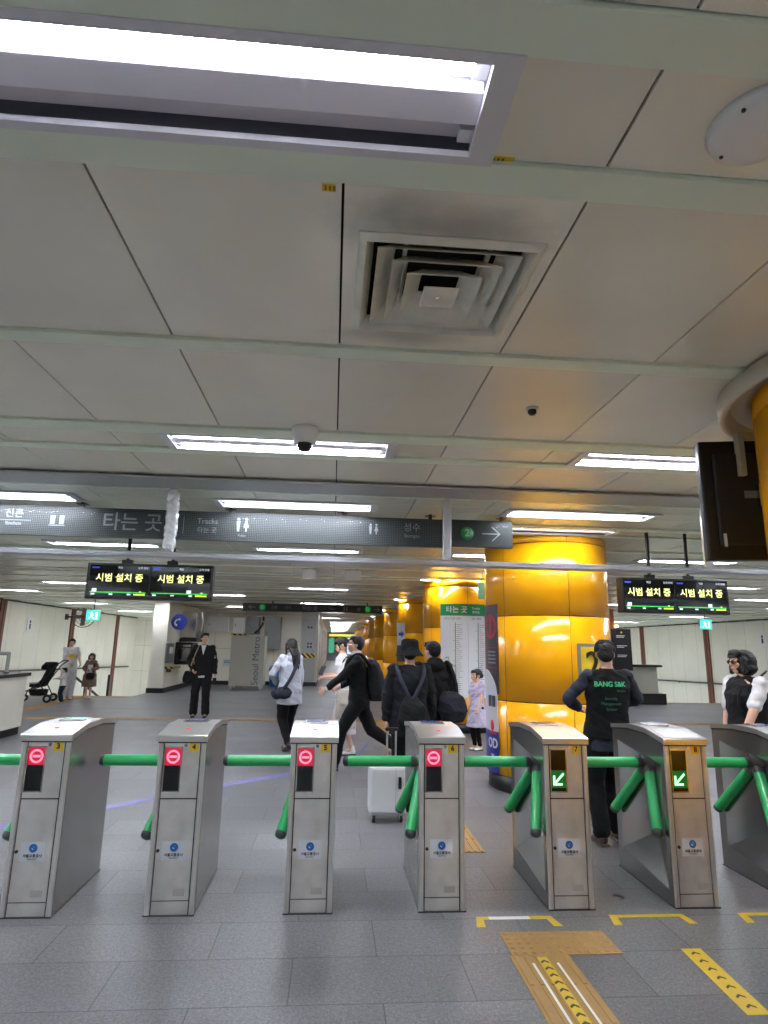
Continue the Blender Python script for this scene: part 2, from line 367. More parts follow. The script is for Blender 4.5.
for k in range(k0, 24):
    P = 1.07+PER*k
    x0, x1 = (-10.6, 16.2) if P < 33 else (-1.2, 3.8)
    if P > 60: break
    cols = [c for c in lampcols if x0 < c < x1-LW]
    if P > 9.5: cols = [c for i, c in enumerate(cols) if (i+k) % 2 == 0 or (k == 8 and i == 3)]  # one extra lamp added off the pattern to brighten the alcove
    if P > 33: cols = [-.2]
    cuts = [(c, c+LW) for c in cols]
    fix += [(c, P) for c in cols]
    e = .025 if k == 0 else 0
    if e: fix = [(f[0], P-e) if f[1] == P else f for f in fix]
    rowpanels(P-e, P+.3-e, cuts, x0, x1); strip(P+.3-e, P+.4-e*.7, x0, x1)
    strip(P+1.34, P+1.43, x0, x1); strip(P+2.42, P+2.56-(.025 if k == -1 else 0), x0, x1)
    for a, b in ((.4, 1.34), (1.43, 2.42)):
        ya, yb = P+a, P+b; done_ = False
        for ey, eh in EXTRA.items():
            if ya < ey < yb:
                ec = [(c, c+LW) for c in lampcols if c < 12 and -11 < c]
                fix += [(c, ey) for c, _ in ec]
                if ey-ya > .02: rowpanels(ya, ey, (), x0, x1)
                rowpanels(ey, ey+.28, ec, x0, x1)
                if yb-ey-.28 > .02: rowpanels(ey+.28, yb, (), x0, x1)
                done_ = True
        if not done_: rowpanels(ya-(e if a == .4 else 0), yb, (), x0, x1)
struct('ceiling', cm, panel_m)
struct('trim_ceiling_void', MB().box(-10.8, -9.2, CH+.16, 16.4, 62.2, CH+.2), gap_m)

# lamps -------------------------------------------------------------
def lamp(x, y, h, lit=(1, 1), label='', first=False, group='recessed ceiling lamps'):
    t = Thing('ceiling_lamp', label, 'ceiling lamp', group)
    fr = MB(); z = CH-.018
    fr.box(x-.03, y-.005, z, x+LW+.02, y+.022, CH+.006); fr.box(x-.03, y+h-.022, z, x+LW+.02, y+h+.005, CH+.006)
    fr.box(x-.03, y+.022, z, x+.02, y+h-.022, CH+.006); fr.box(x+LW-.045, y+.022, z, x+LW+.02, y+h-.022, CH+.006)
    t.part('lamp_frame', fr, frame_w)
    rf = MB(); a, b, c, d = x+.02, x+LW-.045, y+.022, y+h-.022; zz = CH+.085; ym = (c+d)/2
    rf.add([(a,c,CH),(b,c,CH),(b,c+.03,zz),(a,c+.03,zz),(a,ym-.02,zz),(b,ym-.02,zz),(b,ym,zz-.055),(a,ym,zz-.055),(a,ym+.02,zz),(b,ym+.02,zz),(a,d-.03,zz),(b,d-.03,zz),(a,d,CH),(b,d,CH)],
           [(0,1,2,3),(3,2,5,4),(4,5,6,7),(7,6,9,8),(8,9,11,10),(10,11,13,12)])
    rf.box(a-.004, c, CH, a, d, zz+.01); rf.box(b, c, CH, b+.004, d, zz+.01)
    rf.box(a, c, zz+.004, b, d, zz+.01)
    t.part('reflector', rf, refl_m)
    t.part('centre_plate', MB().box(a, c+.082, CH-.004, b, d-.082, CH+.03, bev=.004), mat('centre_plate_paint', (232, 230, 240), .45))
    for q, yy in enumerate((c+.04, d-.04)):
        tb = MB().tube((a+.035, yy, CH+.02), (b-.035, yy, CH+.02), .019, n=12)
        if lit[q]: i = t.part('fluorescent_tube', tb, tube_m if lit[q] else tubeoff_m)
        else: t.part('gear_tray', MB().box(a+.035, yy-.03, CH+.03, b-.035, yy+.03, CH+.06), mat('gear_tray_paint', (214, 208, 214), .5))
        for e in (a, b-.035): t.part('lamp_holder', MB().box(e, yy-.02, CH+.005, e+.035, yy+.02, zz-.0), frame_w)
    return t.done()
proto = {}; lamps = []
for (x, y) in fix:
    h = .3 if abs((y-1.07)/PER-round((y-1.07)/PER)) < .02 else .28
    near = abs(y-1.045) < .01
    key = 'one' if (near or abs(y-6.19) < .01) else 'two'
    row = round((y-1.07)/PER)
    lab = 'recessed twin-tube ceiling lamp in the rows running down the hall ceiling'
    g = 'recessed twin-tube ceiling lamps'
    if key == 'one': g = 'recessed ceiling lamps with one lit tube'; lab = 'recessed ceiling lamp with only one of its tubes lit'
    special = {(-1.07, 1.045): 'very large near recessed ceiling lamp at top left, only its rear tube lit',
               (-1.07, 3.63): 'twin-tube ceiling lamp right behind the dome camera', (1.59, 3.63): 'twin-tube ceiling lamp at right cut off by the black hanging monitor',
               (-1.07, 5.36): 'twin-tube ceiling lamp seen above the dark sign with the two toilet figures', (1.59, 5.36): 'twin-tube ceiling lamp just right of the sign end with the arrow',
               (-3.73, 5.36): 'twin-tube ceiling lamp cut by the left picture edge above the dark hanging sign',
               (1.59, 6.19): 'single-tube ceiling lamp above the big yellow pillar'}
    sp = [v for kk, v in special.items() if abs(kk[0]-x) < .03 and abs(kk[1]-y) < .03]
    if (key, h) not in proto:
        o = lamp(x, y, h, (1, 0) if key == 'one' else (1, 1), lab, group=g); proto[(key, h)] = (o, x, y)
    else:
        o0, xx, yy = proto[(key, h)]; o = copy_tree(o0); o.location = o0.location+Vector((x-xx, y-yy, 0))
    def px(X, Y_): v = Vector((X, Y_, CH))-Vector((0, 0, HC)); d = v.dot(fw); return (384+F_PX*v.dot(r_)/d, 512-F_PX*v.dot(u_)/d) if d > .1 else (-9999, -9999)
    u0, v0 = px(x, y); u1, v1 = px(x+LW, y+h); vis = u1 > 0 and u0 < 768 and 0 < max(v0, v1) < 1024
    lamps.append((o, sp, vis, y, x, g, lab))
ords = ['first', 'second', 'third', 'fourth', 'fifth', 'sixth', 'seventh', 'eighth', 'ninth', 'tenth', 'eleventh', 'twelfth']
rows = sorted({round(l[3], 2) for l in lamps if l[2] and l[3] < 20})
for o, sp, vis, y, x, g, lab in lamps:
    o['group'] = g
    if sp: o['label'] = sp[0]; del o['group']
    elif vis and y > 20: o['label'] = 'small distant ceiling lamp over the corridor mouth and beyond'; o['group'] = 'distant corridor ceiling lamps'
    elif vis:
        ri_ = rows.index(round(y, 2)); inrow = sorted(l[4] for l in lamps if l[2] and abs(l[3]-y) < .01)
        o['label'] = 'ceiling lamp, %s from left in the %s lamp row from the nearest' % (ords[min(11, inrow.index(x))], (ords+['row %d' % q for q in range(13, 40)])[ri_])
        del o['group']
    else: o['label'] = 'recessed ceiling lamp of the hall lying outside the picture'; o['group'] = 'ceiling lamps outside the picture'

# glass smoke screen hanging from the ceiling -----------------------
t = Thing('glass_screen', 'long glass screen hanging from a steel beam across the hall ceiling', 'glass screen')
t.part('header_beam', MB().box(-10.3, 4.62, CH-.03, 1.9, 4.95, CH-.016).box(1.9, 4.62, CH-.03, 15.9, 4.95, CH-.016), beam_m)
t.part('bottom_rail', MB().box(-10.3, 4.94, 2.145, 15.9, 5.0, 2.2, bev=.012).tube((-10.3, 4.93, 2.16), (15.9, 4.93, 2.16), .012, n=10), alu_m)
posts = [-1.33, .92, 3.19]; allp = [-8.08, -5.83, -3.58]+posts+[5.44, 7.69, 9.94, 12.2]
wrapm = mat('plastic_film', (235, 238, 242), .08, .5, bump=1.0, bscale=30)
t.part('film_wrap', blob(MB().box(-1.33-.045, 4.94, 2.22, -1.33+.045, 5.01, CH-.05), .012, 2, .014, 30), wrapm, label='crinkled clear film round the left post')
for x in allp: t.part('post', MB().box(x-.035, 4.95, 2.195, x+.035, 5.0, CH-.03, bev=.01), alu_m)
for a, b in zip([-10.3]+allp, allp+[15.9]): t.part('glass_pane', MB().box(a+.03, 4.968, 2.2, b-.03, 4.976, CH-.03), glass_m)
t.done()

# pillars ------------------------------------------------------------
pils = [(2.65, 2.35), (2.52, 7.2), (2.47, 12.05), (2.47, 16.9), (2.47, 21.75), (2.47, 26.6), (2.47, 31.4), (2.5, 36.3), (2.5, 41.1), (2.5, 46), (2.5, 50.8)]
plab = ['yellow round pillar at the right picture edge with a cream collar', 'largest yellow round pillar behind the turnstiles, marked with a 2 sign',
        'yellow round pillar that carries the white route map board', 'yellow round pillar with the small blue arrow sign, behind the map pillar'] + ['yellow round pillar far down the corridor row']*7
def pillar(i, x, y):
    t = Thing('pillar', plab[i], 'pillar', 'far yellow pillars of the corridor row' if i > 3 else None); R = .71
    p = MB(); zs = [.16, .94, 1.855, 2.66 if i == 1 else 2.62, CH]; off = -PI/2+.02
    for j in range(4):
        for q in range(6):
            a0 = off+q*PI/3+.004; a1 = off+(q+1)*PI/3-.004
            p.lathe([(R-.02, zs[j]+.004), (R, zs[j]+.006), (R, zs[j+1]-.006), (R-.02, zs[j+1]-.004)], (x, y, 0), 14, a0=a0, a1=a1)
    t.part('panel_cladding', p, pil_m)
    t.part('core', MB().lathe([(0, 0.01), (R-.012, .01), (R-.012, CH), (0, CH)], (x, y, 0), 48), joint_m)
    t.part('base_band', MB().lathe([(0, 0), (R-.005, 0), (R-.005, .155), (0, .155)], (x, y, 0), 64), base_m)
    if i == 0:
        t.part('ceiling_collar', MB().lathe([(.80, CH-.03), (.825, 2.655), (.835, 2.65), (.85, 2.65), (.858, 2.66), (.862, CH-.016), (R, CH-.016), (R, CH-.03), (.80, CH-.03)], (x, y, 0), 64), mat('cream_collar', (196, 190, 172), .4), label='cream collar ring')
    return t.done((x, y, 0))
for i, (x, y) in enumerate(pils): pillar(i, x, y)

# ceiling air vent ---------------------------------------------------
t = Thing('air_vent', 'square louvred air vent in the ceiling, soot-stained', 'air vent')
cx, cy = .336, 1.96; vent_m = mat('vent_enamel', (226, 223, 208), .38, .15, nz=.12, nscale=9); w0 = .292
def ring(mb, a, b, za, zb, th=.004):   # square funnel ring from half-size a at za to b at zb
    sa = .94
    for k in range(4):
        R = Matrix.Translation((cx, cy, 0)) @ Matrix.Rotation(k*PI/2, 4, 'Z')
        mb.add([(-a, -a*1, za), (a, -a, za), (b, -b, zb), (-b, -b, zb), (-a, -a, za+th), (a, -a, za+th), (b, -b, zb+th), (-b, -b, zb+th)], [(0,1,2,3), (7,6,5,4), (0,4,5,1), (3,2,6,7)], False, R)
fr = MB(); ring(fr, w0+.006, w0-.018, CH-.004, CH-.018); ring(fr, w0-.018, w0-.045, CH-.018, CH+.03); t.part('vent_frame', fr, vent_m)
th_ = MB()
for k in range(4): th_.box(-w0+.01, -w0+.0, CH+.01, w0-.01, -w0+.008, CH+.15, M=Matrix.Translation((cx, cy, 0)) @ Matrix.Rotation(k*PI/2, 4, 'Z'))
t.part('duct_throat', th_, mat('sooty_duct', (52, 50, 46), .7))
for a, b, z0, z1 in ((.236, .172, CH-.010, CH+.05), (.184, .122, CH-.018, CH+.045), (.130, .068, CH-.026, CH+.035)):
    l = MB(); ring(l, a, b, z0, z1); t.part('louvre', l, vent_m)
t.part('centre_plate', MB().box(cx-.062, cy-.062, CH-.03, cx+.062, cy+.062, CH-.022, bev=.003).tube((cx, cy, CH-.036), (cx, cy, CH-.03), .012), vent_m)
br = MB()
for s_ in (-.14, .14): br.box(cx+s_-.006, cy-.26, CH+.03, cx+s_+.006, cy+.26, CH+.055)
t.part('bracket', br, vent_m); t.done()
# dark duct throat above the vent lies inside the ceiling panel: a shallow black box
t = Thing('speaker_cover', 'white round ceiling speaker cover with screws, top right', 'speaker cover')
t.part('cover', MB().lathe([(0, CH-.022), (.09, CH-.022), (.115, CH-.016), (.122, CH-.001), (0, CH-.001)], (.99, 1.17, 0), 48), white_m)
s = MB()
for a in (.5, 2.1, 3.7, 5.2): s.tube((.99+.098*math.cos(a), 1.17+.098*math.sin(a), CH-.024), (.99+.098*math.cos(a), 1.17+.098*math.sin(a), CH-.018), .005, n=8)
t.part('screw', s, steel_d); t.done()
t = Thing('dome_camera', 'white dome security camera hanging under the ceiling before a lamp', 'security camera')
c = (-.205, 3.47, 0)
t.part('housing', MB().lathe([(0, CH-.001), (.078, CH-.001), (.078, CH-.03), (.068, CH-.05), (.068, CH-.085), (.060, CH-.095), (0, CH-.095)], c, 32), white_m)
t.part('dome', MB().lathe([(.045, CH-.095), (.043, CH-.115), (.03, CH-.135), (0, CH-.142)], c, 24), black_g); t.done()
t = Thing('ceiling_sensor', 'small dark ceiling sensor right of the air vent', 'sensor')
c = (1.013, 2.99, 0)
t.part('sensor_base', MB().lathe([(0, CH-.001), (.035, CH-.001), (.032, CH-.012), (0, CH-.012)], c, 24), frame_w)
t.part('sensor_head', MB().lathe([(.022, CH-.012), (.022, CH-.03), (.012, CH-.04), (0, CH-.04)], c, 20), black_m); t.done()
for lab, x0, y0, x1, y1 in (('yellow sticker at the end of the big near lamp', .365, 1.33, .43, 1.368), ('small yellow sticker on the ceiling panel left of the air vent', -.075, 1.475, -.035, 1.505)):
    t = Thing('ceiling_sticker', lab, 'sticker'); t.part('sticker_sheet', MB().box(x0, y0, CH-.001 if y0 > 1.4 else CH-.001, x1, y1, CH-.0003), yellow_m)
    q = MB()
    for k in range(3): q.box(x0+.008+k*.012, y0+.006, CH-.0015, x0+.014+k*.012, y1-.006, CH-.001)
    t.part('print', q, mat('olive_ink', (120, 100, 10), .6)); t.done()
for i, x in enumerate((-.55, .17)):
    t = Thing('ceiling_box', ['left', 'right'][i]+' of the two small white boxes under the ceiling above the far sign', 'ceiling box')
    t.part('case', MB().box(x, 10.3, CH-.17, x+.27, 10.4, CH-.016, bev=.006), white_m); t.part('mount', MB().box(x+.1, 10.33, CH-.016, x+.17, 10.37, CH), frame_w); t.done()

# hanging sign (near) -------------------------------------------------
sgn_dark = mat('sign_dark_face', (50, 52, 54), .4); sgn_txt = mat('sign_lettering', (150, 153, 155), .5); sgn_g = mat('sign_green', (20, 120, 60), .4)
def icon_toilet(mb, x, y, z, h):
    for s_ in (-1, 1):
        c = x+s_*h*.28; mb.lathe([(0, -.001), (h*.11, -.001), (h*.11, .001), (0, .001)], (0, 0, 0), 12, M=Matrix.Translation((c, y, z+h*.4)) @ Matrix.Rotation(PI/2, 4, 'X'))
        if s_ < 0: mb.prism([(c-h*.13, z+h*.26), (c+h*.13, z+h*.26), (c+h*.08, z-h*.5), (c-h*.08, z-h*.5)], y-.002, y, 'y')
        else: mb.prism([(c-h*.07, z+h*.26), (c+h*.07, z+h*.26), (c+h*.2, z-h*.2), (c+h*.07, z-h*.2), (c+h*.06, z-h*.5), (c-h*.06, z-h*.5), (c-h*.07, z-h*.2), (c-h*.2, z-h*.2)], y-.002, y, 'y')
def arrow(mb, x0, x1, y, z, h, th, d=1):
    mb.box(x0, y-.002, z-th/2, x1, y, z+th/2); e = x1 if d > 0 else x0
    for s_ in (-1, 1): mb.prism([(e, z), (e-d*h*.55, z+s_*h/2), (e-d*h*.55-d*th*1.2, z+s_*h/2), (e-d*th*1.4, z)], y-.0022, y, 'y')
Y = 5.72
t = Thing('hanging_sign', 'long dark dotted hanging direction sign behind the glass screen', 'sign')
bd = t.part('sign_board', MB().box(-3.5, Y, 2.43, 1.10, Y+.06, 2.70), dot_m)
t.part('arrow_board', MB().box(1.105, Y, 2.445, 1.70, Y+.06, 2.705), sgn_dark)
q = MB(); zz = 2.565
q.text('신촌', .09, T(-2.93, Y-.002, zz+.055)); q.text('Sinchon', .045, T(-2.93, Y-.002, zz-.035)); q.box(-3.08, Y-.002, zz-.006, -2.78, Y, zz-.002)
for s_ in (-1, 1): q.box(-2.55+s_*.04-.02, Y-.002, zz-.03, -2.55+s_*.04+.02, Y, zz+.05)
q.box(-2.62, Y-.002, zz-.045, -2.48, Y, zz-.038)
q.text('타는 곳', .18, T(-1.88, Y-.002, zz), bold=.01)
q.box(-1.42, Y-.002, zz-.08, -1.415, Y, zz+.08)
q.text('Tracks', .07, T(-1.20, Y-.002, zz+.04)); q.text('타는 곳', .06, T(-1.20, Y-.002, zz-.045))
icon_toilet(q, -.88, Y, zz+.02, .13); q.text('Toilet', .03, T(-.88, Y-.002, zz-.085))
icon_toilet(q, .35, Y, zz+.02, .1)
q.text('성수', .09, T(.72, Y-.002, zz+.045)); q.text('Seongsu', .045, T(.72, Y-.002, zz-.035))
t.part('lettering', q, sgn_txt)
t.part('line_disc', MB().lathe([(0, 0), (.062, 0), (.062, .002), (0, .002)], (0, 0, 0), 32, M=Matrix.Translation((1.255, Y, 2.575)) @ Matrix.Rotation(PI/2, 4, 'X')), sgn_g)
q = MB(); q.text('2', .10, T(1.255, Y-.003, 2.575), bold=.015); arrow(q, 1.40, 1.58, Y, 2.575, .14, .010); t.part('line_numeral', q, sgn_txt)
for x in (-2.35, -1.0, .05, .9, 1.6): t.part('hanger', MB().box(x-.015, Y+.015, 2.70, x+.015, Y+.045, CH).box(x-.05, Y, CH-.02, x+.05, Y+.06, CH-.014), steel_d)
t.done()
# far hanging sign
Y = 18.5
t = Thing('hanging_sign', 'far dark hanging sign with two green line discs, over the corridor mouth', 'sign')
t.part('sign_board', MB().box(-2.67, Y, 2.44, 1.45, Y+.08, 2.67), mat('far_sign_face', (48, 52, 52), .4))
q = MB(); zz = 2.555
arrow(q, -2.5, -2.3, Y, zz, .12, .015, -1); q.text('타는 곳', .15, T(-.7, Y-.004, zz)); q.text('Tracks', .08, T(-.05, Y-.004, zz)); icon_toilet(q, .35, Y, zz, .13)
q.text('신촌', .1, T(-1.75, Y-.004, zz)); q.text('성수', .1, T(-1.35, Y-.004, zz)); icon_toilet(q, .75, Y, zz, .1); arrow(q, 1.2, 1.38, Y, zz, .12, .015); t.part('lettering', q, sgn_txt)
for x in (-2.1, 1.02): t.part('line_disc', MB().lathe([(0, 0), (.085, 0), (.085, .002), (0, .002)], (0, 0, 0), 24, M=Matrix.Translation((x, Y, zz)) @ Matrix.Rotation(PI/2, 4, 'X')), mat('lit_sign_green', (20, 150, 70), .4, emit=(20, 150, 70), es=.12))
for x in (-2.1, 1.02): t.part('line_numeral', MB().text('2', .13, T(x, Y-.004, zz), bold=.02), white_m)
for x in (-1.8, -.9, .1, 1.0): t.part('hanger', MB().box(x-.02, Y+.03, 2.67, x+.02, Y+.06, CH), steel_d)
t.done()

# LED displays ---------------------------------------------------------
led_y = mat('led_yellow', (240, 240, 150), .5, emit=(238, 240, 150), es=.36); led_w = mat('led_white', (220, 220, 230), .5, emit=(200, 210, 230), es=.2)
led_g = mat('led_line_green', (30, 190, 70), .5, emit=(40, 200, 80), es=.25); led_b = mat('led_blue', (40, 60, 200), .5, emit=(60, 80, 230), es=.2); led_yg = mat('led_lime', (200, 220, 60), .5, emit=(190, 220, 70), es=.3)
def display(x0, x1, Y, z0, z1, label):
    t = Thing('led_display', label, 'display screen')
    t.part('housing', MB().box(x0, Y, z0, x1, Y+.1, z1, bev=.008), black_m)
    xm = (x0+x1)/2
    for s0, s1, bx in ((x0+.03, xm-.006, .1), (xm+.006, x1-.02, .65)):
        W = s1-s0; H = z1-z0; i = t.part('screen', MB().box(s0, Y-.004, z0+.03, s1, Y+.001, z1-.02), black_g)
        yy = Y-.0045
        q = MB(); q.text('시범 설치 중', H*.25, T((s0+s1)/2, yy, z0+H*.58), bold=.012); t.part('message', q, led_y, i)
        q = MB().text('역삼', H*.07, T((s0+s1)/2, yy, z1-H*.13)).text('도착 안내', H*.07, T(s1-W*.12, yy, z1-H*.13))
        for k in range(3): q.box(s0+W*(.05+.3*k), yy-.001, z0+H*.115, s0+W*(.11+.3*k), yy, z0+H*.155)
        q.box(s0+W*bx-.022, yy-.001, z0+H*.19, s0+W*bx+.022, yy, z0+H*.29); t.part('small_print', q, led_w, i)
        t.part('blue_logo', MB().box(s0+W*.03, yy-.001, z1-H*.15, s0+W*.15, yy, z1-H*.11), led_b, i)
        t.part('route_line', MB().box(s0+W*.03, yy-.001, z0+H*.175, s1-W*.04, yy, z0+H*.20), led_g, i)
        t.part('terminus_bar', MB().box(s1-W*.24, yy-.0015, z0+H*.115, s1-W*.05, yy-.0005, z0+H*.155).box(s1-W*.15, yy-.0015, z0+H*.2, s1-W*.12, yy-.0005, z0+H*.23), led_yg, i)
    for x in (x0+.35, x1-.4): t.part('mount', MB().box(x-.05, Y+.03, z1, x+.05, Y+.07, z1+.04).tube((x, Y+.05, z1), (x, Y+.05, CH+.01), .018, n=10), black_m)
    t.done()
display(-2.34, -1.165, 6.0, 1.885, 2.225, 'left double LED display hanging above the left turnstiles')
display(2.98, 4.16, 6.2, 1.885, 2.25, 'right double LED display hanging right of the big yellow pillar')

# black monitor on the near pillar --------------------------------------
t = Thing('monitor', 'black flat monitor seen from its side by the right pillar, hung high', 'monitor')
Mm = Matrix.Translation((2.085, 3.06, 1.97)) @ Matrix.Rotation(math.radians(-12), 4, 'Z')
t.part('screen_housing', MB().box(-.12, -.03, 0, .2, .03, .66, M=Mm, bev=.012), black_m)
t.part('rear_cover', MB().box(-.06, -.055, .08, .17, -.03, .58, M=Mm, bev=.01), mat('dark_cover', (24, 25, 28), .5))
t.part('label_plate', MB().box(.08, -.058, .33, .14, -.055, .37, M=Mm), mat('grey_label', (120, 116, 100), .5)); t.part('tag', MB().box(-.045, -.0575, .07, -.03, -.055, .14, M=Mm), white_m)
t.part('wall_arm', MB().box(.14, -.09, .28, .19, -.03, .40, M=Mm).tube((2.2, 3.02, 2.32), (2.30, 2.95, 2.32), .02), steel_s)
t.part('drop_bracket', MB().box(2.13, 2.96, 2.42, 2.16, 3.0, 2.63).box(2.13, 2.96, 2.63, 2.24, 3.0, 2.66), mat('bracket_paint', (180, 174, 150), .5)); t.done()
t = Thing('junction_box', 'grey metal junction box on the near right pillar', 'junction box')
Mj = Matrix.Translation((2.2, 2.72, 2.28)) @ Matrix.Rotation(math.radians(-40), 4, 'Z')
t.part('case', MB().box(-.06, -.04, 0, .12, .05, .22, M=Mj, bev=.006), steel_s); t.part('switch_box', MB().box(-.09, -.05, .02, -.06, .02, .12, M=Mj, bev=.005), white_m)
t.part('cable', MB().path([Mj @ Vector((.0, .0, 0)), Mj @ Vector((.0, .01, -.1)), Mj @ Vector((.04, .03, -.2)), Mj @ Vector((.10, .02, -.16))], .006), steel_d); t.done()

# ================================================================== TURNSTILE GATES
def seg_rot(c, rz=0, rx=0, ry=0): return Matrix.Translation(c) @ Euler((rx, ry, rz)).to_matrix().to_4x4()
VT = Matrix.Rotation(PI/2, 4, 'X')      # disc facing -y
def disc(mb, x, y, z, r0, r1, th, n=32): return mb.lathe([(r0, 0), (r1, 0), (r1, th), (r0, th), (r0, 0)], (0, 0, 0), n, M=Matrix.Translation((x, y, z)) @ VT, smooth=False)
glabs = ['leftmost turnstile cabinet, numbered 3, red no-entry light', 'turnstile cabinet numbered 4, red no-entry light', 'turnstile cabinet numbered 5, red no-entry light, seen straight on',
         'turnstile cabinet numbered 6, red no-entry light, next to the white suitcase', 'turnstile cabinet numbered 7 with a green arrow light, before the big pillar',
         'turnstile cabinet numbered 8 with a green arrow light and painted white reflection on top', 'turnstile cabinet at the right picture edge, only its hub side showing']
def gate(i, x0, y0=3.93):
    G = T(x0, y0, 0); W, D = .275, .72
    t = Thing('turnstile', glabs[i], 'turnstile')
    b = MB()
    prof = [(0, 0), (D, 0), (D, .938), (.46, .968), (.2, .966), (0, .93)]
    A, B, C, Dd, E_, Fp = (.64, .15), (.05, .08), (.05, .80), (.64, .865), (.34, .33), (.34, .76)
    def L(p, x=0): return (x, p[0], p[1])
    b.add([L(p, W) for p in prof], [(0, 1, 2, 3, 4, 5)], M=G)
    vs = [L(p) for p in prof]+[L(A), L(B), L(C), L(Dd)]
    b.add(vs, [(0, 7, 8, 5), (0, 1, 6, 7), (1, 2, 9, 6), (2, 3, 4, 5, 8, 9)], M=G)
    b.add([L(A), L(B), L(C), L(Dd), L(E_, .10), L(Fp, .10)], [(0, 1, 4), (1, 2, 5, 4), (0, 4, 5, 3), (3, 5, 2)], M=G)
    b.add([L(p) for p in prof]+[L(p, W) for p in prof], [(k, (k+1) % 6, 6+(k+1) % 6, 6+k) for k in range(6)], M=G)
    t.part('cabinet_body', b, shaded_body_steel)
    p = MB()
    for xa in (0, W-.03): p.box(xa, -.014, .0, xa+.03, .004, .932, M=G, bev=.008)
    t.part('corner_post', p, steel)
    t.part('base_flange', MB().box(-.004, -.018, 0, W+.004, D+.006, .006, M=G), steel_d)
    u = MB(); xa, xb, za, zb = .036, W-.036, .614, .928
    t.part('seam_backing', MB().box(.028, -.0035, .0, W-.028, .0, .93, M=G), mat('seam_shade_black', (22, 22, 22), .6)); wx0, wx1, wz0, wz1 = .04, .137, .650, .892
    u.box(xa, -.008, za, wx0, .0, zb, M=G); u.box(wx1, -.008, za, xb, .0, zb, M=G); u.box(wx0, -.008, za, wx1, 0, wz0, M=G); u.box(wx0, -.008, wz1, wx1, 0, zb, M=G)
    t.part('upper_panel', u, steel_p)
    wi = MB(); wi.box(wx0, -.0045, wz0, wx1, .001, wz1, M=G)
    d = t.part('display_window', wi, black_g)
    bz = MB()
    for q in ((wx0-.005, wz0-.005, wx0+.002, wz1+.005), (wx1-.002, wz0-.005, wx1+.005, wz1+.005), (wx0, wz0-.005, wx1, wz0+.002), (wx0, wz1-.002, wx1, wz1+.005)): bz.box(q[0], -.011, q[1], q[2], -.007, q[3], M=G)
    t.part('window_bezel', bz, steel_s, d)
    xm = (wx0+wx1)/2
    if i < 4:
        z = wz1-.052
        t.part('sign_ground', MB().box(wx0+.003, -.006, z-.048, wx1-.003, -.0045, z+.048, M=G), redb_e, d, 'glowing red square')
        q = MB(); disc(q, x0+xm, y0-.006, z, .027, .038, .0015); q.box(xm-.022, -.0075, z-.0065, xm+.022, -.006, z+.0065, M=G); t.part('no_entry_sign', q, redw_e, d, 'lit pink no-entry ring with a bar')
    else:
        z = wz0+.075
        t.part('sign_ground', MB().box(wx0+.003, -.006, z-.055, wx1-.003, -.0045, z+.045, M=G), grnb_e, d, 'glowing green square')
        q = MB(); RA = G @ Matrix.Translation((xm, 0, z)) @ Matrix.Rotation(PI*.25, 4, 'Y') 
        RA = G @ Matrix.Translation((xm, 0, z-.005)) @ Matrix.Rotation(-PI*.25, 4, 'Y')
        q.box(-.034, -.0075, -.0065, .046, -.006, .0065, M=RA)
        q.box(xm-.034, -.0077, z-.041, xm-.021, -.006, z+.016, M=G); q.box(xm-.034, -.0077, z-.041, xm+.024, -.006, z-.028, M=G)
        t.part('arrow_sign', q, grn_e, d, 'lit green arrow pointing down left')
    dd = t.part('door', MB().box(.036, -.008, .078, W-.036, 0, .606, M=G), steel_p)
    k = MB(); disc(k, x0+.048, y0-.008, .335, 0, .009, .006); t.part('key_lock', k, steel_d, dd)
    sx0, sx1, sz0, sz1 = .068, .205, .285, .385
    st = t.part('sticker', MB().box(sx0, -.0092, sz0, sx1, -.008, sz1, M=G), white_c, dd)
    q = MB(); disc(q, x0+.137, y0-.0092, .352, .009, .023, .0008); q.text('S', .05, G @ T(.137, -.0102, .352), bold=.04); t.part('logo', q, blue_m, st)
    q = MB(); q.text('서울교통공사', .019, G @ T(.137, -.0102, .312), bold=.02); q.text('Seoul Metro', .010, G @ T(.137, -.0102, .297)); t.part('print', q, steel_d, st)
    t.part('rating_label', MB().box(.15, -.0088, .10, .215, -.008, .135, M=G), mat('faded_label', (176, 174, 172), .5), dd)
    t.part('kick_plate', MB().box(.036, -.007, .006, W-.036, 0, .072, M=G), steel_p)
    npl = t.part('number_plate', MB().box(.178, -.0095, .868, .232, -.008, .922, M=G), yellow_m); q = MB().text(str(3+i), .042, G @ T(.205, -.0102, .895), bold=.03); t.part('numeral', q, black_m, npl)
    q = MB(); disc(q, x0+.158, y0-.008, .905, 0, .010, .003); t.part('sensor', q, steel_s)
    # cap
    c = MB(); o = .008
    cp = [(-.022, .925), (-.022, .958), (-.016, .964), (.185, .995), (.21, .999), (.45, .999), (.48, .996), (D+.006, .967), (D+.006, .94), (.46, .968), (.2, .966), (0, .932)]
    c.prism(cp, -o, W+o, 'x', M=G); cpi = t.part('top_cap', c, cap_m)
    cs = MB(); cs.prism([(-.0155, .917), (-.0155, .9255), (0, .932), (.2, .9665), (.46, .9685), (D+.002, .940), (D+.002, .932), (.46, .9605), (.2, .9585), (0, .9235)], -.0015, W+.0015, 'x', M=G); t.part('cap_shade_strip', cs, mat('seam_shade_black', (22, 22, 22)), cpi)  # dark strip standing in for the shadow under the cap's overhang
    sm = {0: (150, 205, 190), 5: (225, 235, 250)}.get(i, (60, 70, 120))
    rd = MB(); rd.box(.06, .30, .999, .215, .44, 1.006, M=G, bev=.004); rp = t.part('card_reader', rd, steel_s, cpi)
    t.part('reader_screen', MB().box(.075, .312, 1.006, .2, .43, 1.008, M=G), mat('reader_screen_%d_%d_%d' % sm, sm, .15), rp)
